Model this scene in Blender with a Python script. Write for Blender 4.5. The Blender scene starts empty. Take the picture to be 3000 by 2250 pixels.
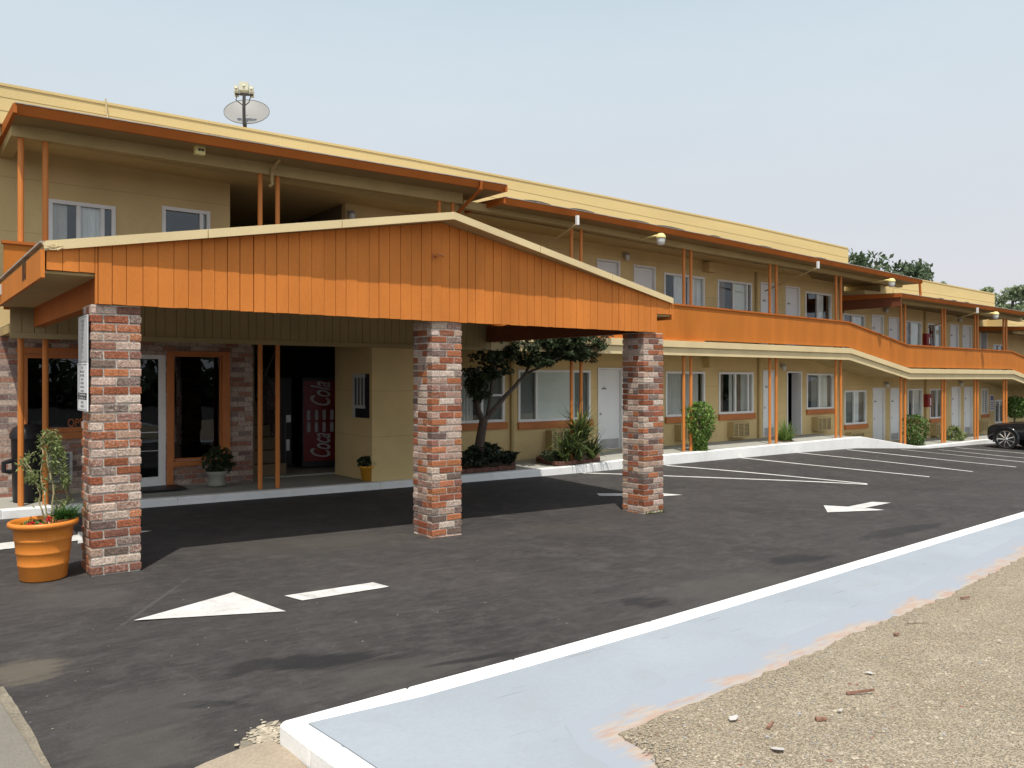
import bpy, math, random
from math import sin, cos, pi, radians
from mathutils import Vector, Matrix, Euler
random.seed(7)
R = random.uniform
S = 1.12                                   # survey units -> metres
scene = bpy.context.scene
col = scene.collection

# ------------------------------------------------------------------ survey: the camera station and sight lines
F, PSI, CY, H = 2350.7, radians(37.717), 1108.4, 1.65
SN, CS = sin(PSI), cos(PSI)
def ray(px, py):
    t = (px - 1500) / F
    return (SN + t * CS, CS - t * SN, -(py - CY) / F)
def onY(px, py, y):
    r = ray(px, py); s = y / r[1]; return Vector((s * r[0], y, H + s * r[2]))
def onX(px, py, x):
    r = ray(px, py); s = x / r[0]; return Vector((x, s * r[1], H + s * r[2]))
def onZ(px, py, z):
    r = ray(px, py); s = (z - H) / r[2]; return Vector((s * r[0], s * r[1], z))
def interp(x, xs, ys):
    if x <= xs[0]: return ys[0]
    for i in range(1, len(xs)):
        if x <= xs[i]:
            t = (x - xs[i-1]) / (xs[i] - xs[i-1]); return ys[i-1] + t * (ys[i] - ys[i-1])
    return ys[-1]
def zg(x, y):                              # the asphalt falls to the right
    a = interp(x, [-10, 1.3, 20, 60], [0, 0, -.25, -.8])
    b = interp(x, [-10, 1.3, 4.64, 8, 14, 20, 30, 60], [0, 0, -.089, -.178, -.30, -.42, -.62, -1.1])
    c = interp(x, [-10, 1, 6.5, 10, 17, 20, 24, 28, 40, 60], [.02, 0, -.08, -.12, -.14, -.18, -.40, -.46, -.75, -1.1])
    return interp(y, [3.75, 7.43, 11.1], [a, b, c])
def onG(px, py, dz=0.0):
    r = ray(px, py); lo, hi = .5, 90.0
    for _ in range(50):
        m = (lo + hi) / 2
        if H + m * r[2] > zg(m * r[0], m * r[1]) + dz: lo = m
        else: hi = m
    return Vector((lo * r[0], lo * r[1], H + lo * r[2]))
def ov(x, y): return (x * 3000 / 2212, y * 3000 / 2212)

# ------------------------------------------------------------------ materials
def new_mat(name):
    m = bpy.data.materials.new(name); m.use_nodes = True
    nt = m.node_tree
    return m, nt, nt.nodes['Principled BSDF'], nt.nodes, nt.links
def rgba(c): return (c[0], c[1], c[2], 1)
def paint(name, c, rough=.6, var=.12, scale=3.0, fine=0.06, bump=.0, bscale=60, spec=.3, dirt=None, dirt_amt=0, stretch=None, metal=0, groove=0, scratch=None):
    m, nt, b, N, L = new_mat(name)
    g = N.new('ShaderNodeNewGeometry')
    vec = g.outputs['Position']
    if stretch:
        mp = N.new('ShaderNodeMapping'); mp.inputs['Scale'].default_value = stretch
        L.new(vec, mp.inputs['Vector']); vec = mp.outputs['Vector']
    n1 = N.new('ShaderNodeTexNoise'); n1.inputs['Scale'].default_value = scale; n1.inputs['Detail'].default_value = 5
    L.new(vec, n1.inputs['Vector'])
    n2 = N.new('ShaderNodeTexNoise'); n2.inputs['Scale'].default_value = bscale; n2.inputs['Detail'].default_value = 3
    L.new(vec, n2.inputs['Vector'])
    r1 = N.new('ShaderNodeMapRange'); r1.inputs[1].default_value = .3; r1.inputs[2].default_value = .7
    r1.inputs[3].default_value = 1 - var; r1.inputs[4].default_value = 1 + var
    L.new(n1.outputs['Fac'], r1.inputs[0])
    r2 = N.new('ShaderNodeMapRange'); r2.inputs[1].default_value = .3; r2.inputs[2].default_value = .7
    r2.inputs[3].default_value = 1 - fine; r2.inputs[4].default_value = 1 + fine
    L.new(n2.outputs['Fac'], r2.inputs[0])
    mu = N.new('ShaderNodeMath'); mu.operation = 'MULTIPLY'
    L.new(r1.outputs[0], mu.inputs[0]); L.new(r2.outputs[0], mu.inputs[1])
    vm = N.new('ShaderNodeVectorMath'); vm.operation = 'SCALE'; vm.inputs[0].default_value = c
    L.new(mu.outputs[0], vm.inputs['Scale'])
    out = vm.outputs[0]
    if dirt:
        n3 = N.new('ShaderNodeTexNoise'); n3.inputs['Scale'].default_value = scale * 2.3; n3.inputs['Detail'].default_value = 8; n3.inputs['Roughness'].default_value = .7
        L.new(vec, n3.inputs['Vector'])
        cr = N.new('ShaderNodeMapRange'); cr.inputs[1].default_value = .52; cr.inputs[2].default_value = .72; cr.inputs[3].default_value = 0; cr.inputs[4].default_value = dirt_amt
        L.new(n3.outputs['Fac'], cr.inputs[0])
        mx = N.new('ShaderNodeMixRGB'); mx.inputs[2].default_value = rgba(dirt)
        L.new(cr.outputs[0], mx.inputs[0]); L.new(out, mx.inputs[1]); out = mx.outputs[0]
    if groove:                             # scored lines that run along the wall
        sx = N.new('ShaderNodeSeparateXYZ'); L.new(g.outputs['Position'], sx.inputs[0])
        q = N.new('ShaderNodeMath'); q.operation = 'MULTIPLY'; q.inputs[1].default_value = 1/groove; L.new(sx.outputs[2], q.inputs[0])
        fr = N.new('ShaderNodeMath'); fr.operation = 'FRACT'; L.new(q.outputs[0], fr.inputs[0])
        lt = N.new('ShaderNodeMath'); lt.operation = 'LESS_THAN'; lt.inputs[1].default_value = .009/groove; L.new(fr.outputs[0], lt.inputs[0])
        am = N.new('ShaderNodeMath'); am.operation = 'MULTIPLY'; am.inputs[1].default_value = .55; L.new(lt.outputs[0], am.inputs[0])
        mx = N.new('ShaderNodeMixRGB'); mx.inputs[2].default_value = (c[0]*.45, c[1]*.45, c[2]*.45, 1); L.new(am.outputs[0], mx.inputs[0]); L.new(out, mx.inputs[1]); out = mx.outputs[0]
    if scratch:
        for rot, sc_, th in ((.5, 5, .69), (-.9, 9, .71), (.1, 22, .735)):
            mp = N.new('ShaderNodeMapping'); mp.inputs['Rotation'].default_value = (0, 0, rot); mp.inputs['Scale'].default_value = (.22, 3.2, 1); L.new(g.outputs['Position'], mp.inputs[0])
            n3 = N.new('ShaderNodeTexNoise'); n3.inputs['Scale'].default_value = sc_; n3.inputs['Detail'].default_value = 3; L.new(mp.outputs[0], n3.inputs['Vector'])
            cr = N.new('ShaderNodeMapRange'); cr.inputs[1].default_value = th; cr.inputs[2].default_value = th + .03; cr.inputs[3].default_value = 0; cr.inputs[4].default_value = .5; L.new(n3.outputs['Fac'], cr.inputs[0])
            mx = N.new('ShaderNodeMixRGB'); mx.inputs[2].default_value = rgba(scratch); L.new(cr.outputs[0], mx.inputs[0]); L.new(out, mx.inputs[1]); out = mx.outputs[0]
    L.new(out, b.inputs['Base Color'])
    b.inputs['Roughness'].default_value = rough; b.inputs['Specular IOR Level'].default_value = spec; b.inputs['Metallic'].default_value = metal
    if bump:
        bp = N.new('ShaderNodeBump'); bp.inputs['Strength'].default_value = bump; bp.inputs['Distance'].default_value = .01
        L.new(n2.outputs['Fac'], bp.inputs['Height']); L.new(bp.outputs[0], b.inputs['Normal'])
    return m
def leaf_mat(name, c, c2, trans=.25):
    m, nt, b, N, L = new_mat(name)
    g = N.new('ShaderNodeNewGeometry')
    n = N.new('ShaderNodeTexNoise'); n.inputs['Scale'].default_value = 6; n.inputs['Detail'].default_value = 3
    L.new(g.outputs['Position'], n.inputs['Vector'])
    ad = N.new('ShaderNodeMath'); ad.operation = 'MULTIPLY_ADD'; ad.inputs[1].default_value = .5
    L.new(g.outputs['Random Per Island'], ad.inputs[0])
    sb = N.new('ShaderNodeMath'); sb.operation = 'SUBTRACT'; sb.inputs[1].default_value = .25
    L.new(n.outputs['Fac'], sb.inputs[0]); L.new(sb.outputs[0], ad.inputs[2])
    cr = N.new('ShaderNodeMixRGB'); cr.inputs[1].default_value = rgba(c); cr.inputs[2].default_value = rgba(c2)
    L.new(ad.outputs[0], cr.inputs[0]); L.new(cr.outputs[0], b.inputs['Base Color'])
    b.inputs['Roughness'].default_value = .55; b.inputs['Specular IOR Level'].default_value = .25
    tr = N.new('ShaderNodeBsdfTranslucent'); L.new(cr.outputs[0], tr.inputs['Color'])
    ms = N.new('ShaderNodeMixShader'); ms.inputs[0].default_value = trans
    L.new(b.outputs[0], ms.inputs[1]); L.new(tr.outputs[0], ms.inputs[2])
    L.new(ms.outputs[0], N['Material Output'].inputs['Surface'])
    return m
def glass_mat(name, tint=(.8, .85, .85), rough=.0):
    m, nt, b, N, L = new_mat(name)
    t = N.new('ShaderNodeBsdfTransparent'); t.inputs[0].default_value = rgba(tint)
    gl = N.new('ShaderNodeBsdfGlossy'); gl.inputs['Roughness'].default_value = rough
    gl.inputs['Color'].default_value = (.9, .95, 1, 1)
    lw = N.new('ShaderNodeLayerWeight'); lw.inputs[0].default_value = .5
    pw = N.new('ShaderNodeMath'); pw.operation = 'POWER'; pw.inputs[1].default_value = 4.5; L.new(lw.outputs['Facing'], pw.inputs[0])
    fr = N.new('ShaderNodeMath'); fr.operation = 'MULTIPLY_ADD'; fr.inputs[1].default_value = .8; fr.inputs[2].default_value = .035; L.new(pw.outputs[0], fr.inputs[0])
    ge = N.new('ShaderNodeNewGeometry')
    nz = N.new('ShaderNodeTexNoise'); nz.inputs['Scale'].default_value = 1.3
    L.new(ge.outputs['Position'], nz.inputs['Vector'])
    bp = N.new('ShaderNodeBump'); bp.inputs['Strength'].default_value = .12; bp.inputs['Distance'].default_value = .02
    L.new(nz.outputs['Fac'], bp.inputs['Height']); L.new(bp.outputs[0], gl.inputs['Normal'])
    ms = N.new('ShaderNodeMixShader')
    L.new(fr.outputs[0], ms.inputs[0]); L.new(t.outputs[0], ms.inputs[1]); L.new(gl.outputs[0], ms.inputs[2])
    L.new(ms.outputs[0], N['Material Output'].inputs['Surface'])
    return m
def brick_piece_mat():
    m, nt, b, N, L = new_mat('used_brick')
    a = N.new('ShaderNodeAttribute'); a.attribute_name = 'tint'
    g = N.new('ShaderNodeNewGeometry')
    n = N.new('ShaderNodeTexNoise'); n.inputs['Scale'].default_value = 34; n.inputs['Detail'].default_value = 8; n.inputs['Roughness'].default_value = .8
    L.new(g.outputs['Position'], n.inputs['Vector'])
    ad = N.new('ShaderNodeMath'); ad.operation = 'ADD'; L.new(n.outputs['Fac'], ad.inputs[0]); L.new(a.outputs['Alpha'], ad.inputs[1])
    mr = N.new('ShaderNodeMapRange'); mr.inputs[1].default_value = .64; mr.inputs[2].default_value = .86; mr.inputs[3].default_value = 0; mr.inputs[4].default_value = .85
    L.new(ad.outputs[0], mr.inputs[0])
    mx = N.new('ShaderNodeMixRGB'); mx.inputs[2].default_value = (.60, .49, .41, 1)
    L.new(mr.outputs[0], mx.inputs[0]); L.new(a.outputs['Color'], mx.inputs[1])
    n2 = N.new('ShaderNodeTexNoise'); n2.inputs['Scale'].default_value = 60; n2.inputs['Detail'].default_value = 5
    L.new(g.outputs['Position'], n2.inputs['Vector'])
    r2 = N.new('ShaderNodeMapRange'); r2.inputs[1].default_value = .3; r2.inputs[2].default_value = .7; r2.inputs[3].default_value = .55; r2.inputs[4].default_value = 1.3
    L.new(n2.outputs['Fac'], r2.inputs[0])
    vm = N.new('ShaderNodeVectorMath'); vm.operation = 'SCALE'; L.new(mx.outputs[0], vm.inputs[0]); L.new(r2.outputs[0], vm.inputs['Scale'])
    L.new(vm.outputs[0], b.inputs['Base Color']); b.inputs['Roughness'].default_value = .9; b.inputs['Specular IOR Level'].default_value = .15
    bp = N.new('ShaderNodeBump'); bp.inputs['Strength'].default_value = .6; bp.inputs['Distance'].default_value = .01
    L.new(n2.outputs['Fac'], bp.inputs['Height']); L.new(bp.outputs[0], b.inputs['Normal'])
    return m
def brick_wall_mat():
    m, nt, b, N, L = new_mat('brick_wall')
    g = N.new('ShaderNodeNewGeometry'); sx = N.new('ShaderNodeSeparateXYZ'); L.new(g.outputs['Position'], sx.inputs[0])
    ad = N.new('ShaderNodeMath'); ad.operation = 'ADD'; L.new(sx.outputs[0], ad.inputs[0]); L.new(sx.outputs[1], ad.inputs[1])
    cx = N.new('ShaderNodeCombineXYZ'); L.new(ad.outputs[0], cx.inputs[0]); L.new(sx.outputs[2], cx.inputs[1])
    br = N.new('ShaderNodeTexBrick'); L.new(cx.outputs[0], br.inputs['Vector'])
    br.inputs['Color1'].default_value = (0, 0, 0, 1); br.inputs['Color2'].default_value = (1, 1, 1, 1); br.inputs['Mortar'].default_value = (.5, .5, .5, 1)
    br.inputs['Scale'].default_value = 1; br.inputs['Brick Width'].default_value = .225; br.inputs['Row Height'].default_value = .085
    br.inputs['Mortar Size'].default_value = .007; br.inputs['Mortar Smooth'].default_value = .2
    cr = N.new('ShaderNodeValToRGB'); e = cr.color_ramp; e.interpolation = 'CONSTANT'
    cols = [(0, (.42, .30, .24)), (.2, (.30, .14, .10)), (.34, (.50, .39, .32)), (.52, (.20, .13, .115)), (.6, (.36, .19, .13)), (.72, (.46, .34, .28)), (.92, (.26, .19, .17))]
    e.elements[0].position = 0; e.elements[0].color = rgba(cols[0][1]); e.elements[1].position = cols[1][0]; e.elements[1].color = rgba(cols[1][1])
    for p, c in cols[2:]:
        q = e.elements.new(p); q.color = rgba(c)
    L.new(br.outputs['Color'], cr.inputs[0])
    mx = N.new('ShaderNodeMixRGB'); mx.inputs[2].default_value = (.33, .29, .25, 1)
    L.new(br.outputs['Fac'], mx.inputs[0]); L.new(cr.outputs[0], mx.inputs[1])
    n2 = N.new('ShaderNodeTexNoise'); n2.inputs['Scale'].default_value = 30; n2.inputs['Detail'].default_value = 6
    L.new(g.outputs['Position'], n2.inputs['Vector'])
    r2 = N.new('ShaderNodeMapRange'); r2.inputs[1].default_value = .3; r2.inputs[2].default_value = .7; r2.inputs[3].default_value = .65; r2.inputs[4].default_value = 1.3
    L.new(n2.outputs['Fac'], r2.inputs[0])
    vm = N.new('ShaderNodeVectorMath'); vm.operation = 'SCALE'; L.new(mx.outputs[0], vm.inputs[0]); L.new(r2.outputs[0], vm.inputs['Scale'])
    L.new(vm.outputs[0], b.inputs['Base Color']); b.inputs['Roughness'].default_value = .9; b.inputs['Specular IOR Level'].default_value = .15
    bp = N.new('ShaderNodeBump'); bp.inputs['Strength'].default_value = .8; bp.inputs['Distance'].default_value = .012; bp.invert = True
    L.new(br.outputs['Fac'], bp.inputs['Height']); L.new(bp.outputs[0], b.inputs['Normal'])
    return m
def mid_rad(px0, py0, px1, py1):
    a, b = onG(px0, py0), onG(px1, py1); return (a+b)/2, (b-a).length/2, math.atan2(b.y-a.y, b.x-a.x)
STAINS = []
for q, ry, cc, am in [((720,1948,1240,1930), .16, (.016,.016,.017), .85), ((640,1990,800,1930), .10, (.016,.016,.017), .6), ((470,2062,740,2064), .06, (.015,.015,.016), .75), ((1810,1770,1960,1757), .16, (.020,.020,.021), .8), ((2250,1650,2420,1625), .22, (.020,.020,.021), .7), ((2520,1580,2760,1530), .2, (.020,.020,.021), .6),
                      ((450,1600,1250,1580), .7, (.070,.061,.051), .35), ((1500,1560,1800,1540), .5, (.072,.063,.053), .35), ((-50,1965,190,1968), .22, (.135,.118,.088), .7), ((200,2150,640,2010), .35, (.078,.074,.068), .5), ((900,2020,1400,1930), .3, (.082,.075,.067), .5), ((1900,1760,2300,1680), .3, (.082,.075,.067), .5), ((1200,1960,1560,1905), .045, (.02,.02,.02), .8), ((330,1850,560,1690), .02, (.095,.088,.08), .6), ((880,1600,1150,1570), .3, (.080,.072,.063), .4), ((60,1760,400,1740), .3, (.082,.076,.07), .5), ((250,2240,600,2150), .25, (.088,.08,.07), .5)]:
    c_, rx_, ro_ = mid_rad(*q); STAINS.append((c_.x, c_.y, rx_*1.25, ry*1.25, ro_, cc, am))
def asphalt_mat():
    m, nt, b, N, L = new_mat('asphalt')
    g = N.new('ShaderNodeNewGeometry')
    def noise(scale, detail=5, rough=.5, stretch=None, rot=0):
        v = g.outputs['Position']
        if stretch:
            mp = N.new('ShaderNodeMapping'); mp.inputs['Scale'].default_value = stretch; mp.inputs['Rotation'].default_value = (0, 0, rot); L.new(v, mp.inputs['Vector']); v = mp.outputs[0]
        n = N.new('ShaderNodeTexNoise'); n.inputs['Scale'].default_value = scale; n.inputs['Detail'].default_value = detail; n.inputs['Roughness'].default_value = rough
        L.new(v, n.inputs['Vector']); return n.outputs['Fac']
    def rng(s, a, b_, c, d):
        r = N.new('ShaderNodeMapRange'); r.inputs[1].default_value = a; r.inputs[2].default_value = b_; r.inputs[3].default_value = c; r.inputs[4].default_value = d
        L.new(s, r.inputs[0]); return r.outputs[0]
    def mix(f, a, c):
        x = N.new('ShaderNodeMixRGB'); L.new(f, x.inputs[0])
        if isinstance(a, tuple): x.inputs[1].default_value = rgba(a)
        else: L.new(a, x.inputs[1])
        x.inputs[2].default_value = rgba(c); return x.outputs[0]
    c = mix(rng(noise(.35, 6, .6), .35, .68, 0, 1), (.038, .0345, .034), (.060, .0545, .052))
    c = mix(rng(noise(1.1, 8, .7, (1, .38, 1), .5), .55, .8, 0, .6), c, (.078, .069, .061))
    c = mix(rng(noise(.9, 6, .6, (.35, 1.6, 1), -.15), .58, .74, 0, .75), c, (.026, .025, .026))
    c = mix(rng(noise(2.2, 9, .75, (.5, 1.8, 1), .12), .6, .8, 0, .45), c, (.088, .079, .071))
    c = mix(rng(noise(9, 9, .8, (.45, 1.6, 1), .2), .46, .72, 0, .6), c, (.100, .092, .084))
    c = mix(rng(noise(13, 9, .8, (.5, 1.5, 1), -.1), .50, .74, 0, .65), c, (.018, .0175, .0175))
    c = mix(rng(noise(3.1, 12, .74, None), .5, .66, 0, .62), c, (.086, .080, .074))
    c = mix(rng(noise(2.3, 12, .76, (.7, 1.3, 1), .4), .53, .68, 0, .6), c, (.024, .0235, .024))
    c = mix(rng(noise(46, 3, .6), .66, .74, 0, .55), c, (.17, .16, .15))
    def stain(cx, cy, rx, ry, rot, cc, amt, c):
        v = N.new('ShaderNodeMapping'); v.vector_type = 'TEXTURE'; v.inputs['Location'].default_value = (cx*S, cy*S, 0); v.inputs['Rotation'].default_value = (0, 0, rot); v.inputs['Scale'].default_value = (rx*S, ry*S, 1e3)
        L.new(g.outputs['Position'], v.inputs[0])
        le = N.new('ShaderNodeVectorMath'); le.operation = 'LENGTH'; L.new(v.outputs[0], le.inputs[0])
        ad = N.new('ShaderNodeMath'); ad.operation = 'MULTIPLY_ADD'; ad.inputs[1].default_value = 1.9; L.new(noise(5, 8, .72, (.3, 1.6, 1), rot), ad.inputs[0]); L.new(le.outputs['Value'], ad.inputs[2])
        return mix(rng(ad.outputs[0], 1.45, 1.80, amt, 0), c, cc)
    for args in STAINS: c = stain(*args, c)
    c = mix(rng(noise(230, 2, .6), .62, .8, 0, .7), c, (.16, .15, .14))
    c = mix(rng(noise(120, 2, .6), .6, .8, 0, .7), c, (.014, .013, .013))
    L.new(c, b.inputs['Base Color'])
    b.inputs['Roughness'].default_value = .82; b.inputs['Specular IOR Level'].default_value = .25
    bp = N.new('ShaderNodeBump'); bp.inputs['Strength'].default_value = .5; bp.inputs['Distance'].default_value = .01
    L.new(noise(150, 4, .7), bp.inputs['Height']); L.new(bp.outputs[0], b.inputs['Normal'])
    return m
def gravel_mat():
    m, nt, b, N, L = new_mat('dirt_gravel')
    g = N.new('ShaderNodeNewGeometry')
    v = N.new('ShaderNodeTexVoronoi'); v.inputs['Scale'].default_value = 120; L.new(g.outputs['Position'], v.inputs['Vector'])
    n = N.new('ShaderNodeTexNoise'); n.inputs['Scale'].default_value = 2.2; n.inputs['Detail'].default_value = 8; n.inputs['Roughness'].default_value = .65
    L.new(g.outputs['Position'], n.inputs['Vector'])
    cr = N.new('ShaderNodeValToRGB'); e = cr.color_ramp
    e.elements[0].position = .3; e.elements[0].color = (.315, .26, .185, 1); e.elements[1].position = .7; e.elements[1].color = (.375, .318, .235, 1)
    L.new(n.outputs['Fac'], cr.inputs[0])
    sp = N.new('ShaderNodeSeparateColor'); L.new(v.outputs['Color'], sp.inputs[0])
    r = N.new('ShaderNodeMapRange'); r.inputs[3].default_value = .58; r.inputs[4].default_value = 1.42; L.new(sp.outputs[0], r.inputs[0])
    vm = N.new('ShaderNodeVectorMath'); vm.operation = 'SCALE'; L.new(cr.outputs[0], vm.inputs[0]); L.new(r.outputs[0], vm.inputs['Scale'])
    L.new(vm.outputs[0], b.inputs['Base Color']); b.inputs['Roughness'].default_value = .95; b.inputs['Specular IOR Level'].default_value = .1
    n2 = N.new('ShaderNodeTexNoise'); n2.inputs['Scale'].default_value = 90; n2.inputs['Detail'].default_value = 6; L.new(g.outputs['Position'], n2.inputs['Vector'])
    bp = N.new('ShaderNodeBump'); bp.inputs['Strength'].default_value = 1; bp.inputs['Distance'].default_value = .02
    L.new(n2.outputs['Fac'], bp.inputs['Height']); L.new(bp.outputs[0], b.inputs['Normal'])
    return m
def worn_mat():
    m, nt, b, N, L = new_mat('worn_paint_edge')
    a = N.new('ShaderNodeAttribute'); a.attribute_name = 'tint'; g = N.new('ShaderNodeNewGeometry')
    mp = N.new('ShaderNodeMapping'); mp.inputs['Rotation'].default_value = (0, 0, -.1); mp.inputs['Scale'].default_value = (.35, 1.7, 1); L.new(g.outputs['Position'], mp.inputs[0])
    n = N.new('ShaderNodeTexNoise'); n.inputs['Scale'].default_value = 9; n.inputs['Detail'].default_value = 9; n.inputs['Roughness'].default_value = .72; L.new(mp.outputs[0], n.inputs['Vector'])
    n2 = N.new('ShaderNodeTexNoise'); n2.inputs['Scale'].default_value = 1.6; L.new(g.outputs['Position'], n2.inputs['Vector'])
    s1 = N.new('ShaderNodeMath'); s1.operation = 'MULTIPLY_ADD'; s1.inputs[1].default_value = 1.6; L.new(n.outputs['Fac'], s1.inputs[0]); L.new(a.outputs['Fac'], s1.inputs[2])
    s2 = N.new('ShaderNodeMath'); s2.operation = 'MULTIPLY_ADD'; s2.inputs[1].default_value = 1.0; L.new(n2.outputs['Fac'], s2.inputs[0]); L.new(s1.outputs[0], s2.inputs[2])
    mr = N.new('ShaderNodeMapRange'); mr.inputs[1].default_value = 1.62; mr.inputs[2].default_value = 1.92; L.new(s2.outputs[0], mr.inputs[0])
    c1 = N.new('ShaderNodeValToRGB'); e = c1.color_ramp; e.elements[0].position = .35; e.elements[0].color = (.42, .27, .205, 1); e.elements[1].position = .54; e.elements[1].color = (.43, .37, .31, 1)
    q = e.elements.new(.44); q.color = (.42, .30, .235, 1)
    n3 = N.new('ShaderNodeTexNoise'); n3.inputs['Scale'].default_value = 14; n3.inputs['Detail'].default_value = 8; n3.inputs['Roughness'].default_value = .7; L.new(mp.outputs[0], n3.inputs['Vector']); L.new(n3.outputs['Fac'], c1.inputs[0])
    mx = N.new('ShaderNodeMixRGB'); mx.inputs[2].default_value = (.318, .347, .387, 1); L.new(mr.outputs[0], mx.inputs[0]); L.new(c1.outputs[0], mx.inputs[1])
    L.new(mx.outputs[0], b.inputs['Base Color']); b.inputs['Roughness'].default_value = .8; b.inputs['Specular IOR Level'].default_value = .2
    return m
def emit_mat(name, c, s):
    m, nt, b, N, L = new_mat(name)
    b.inputs['Emission Color'].default_value = rgba(c); b.inputs['Emission Strength'].default_value = s; b.inputs['Base Color'].default_value = rgba(c)
    return m

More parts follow.
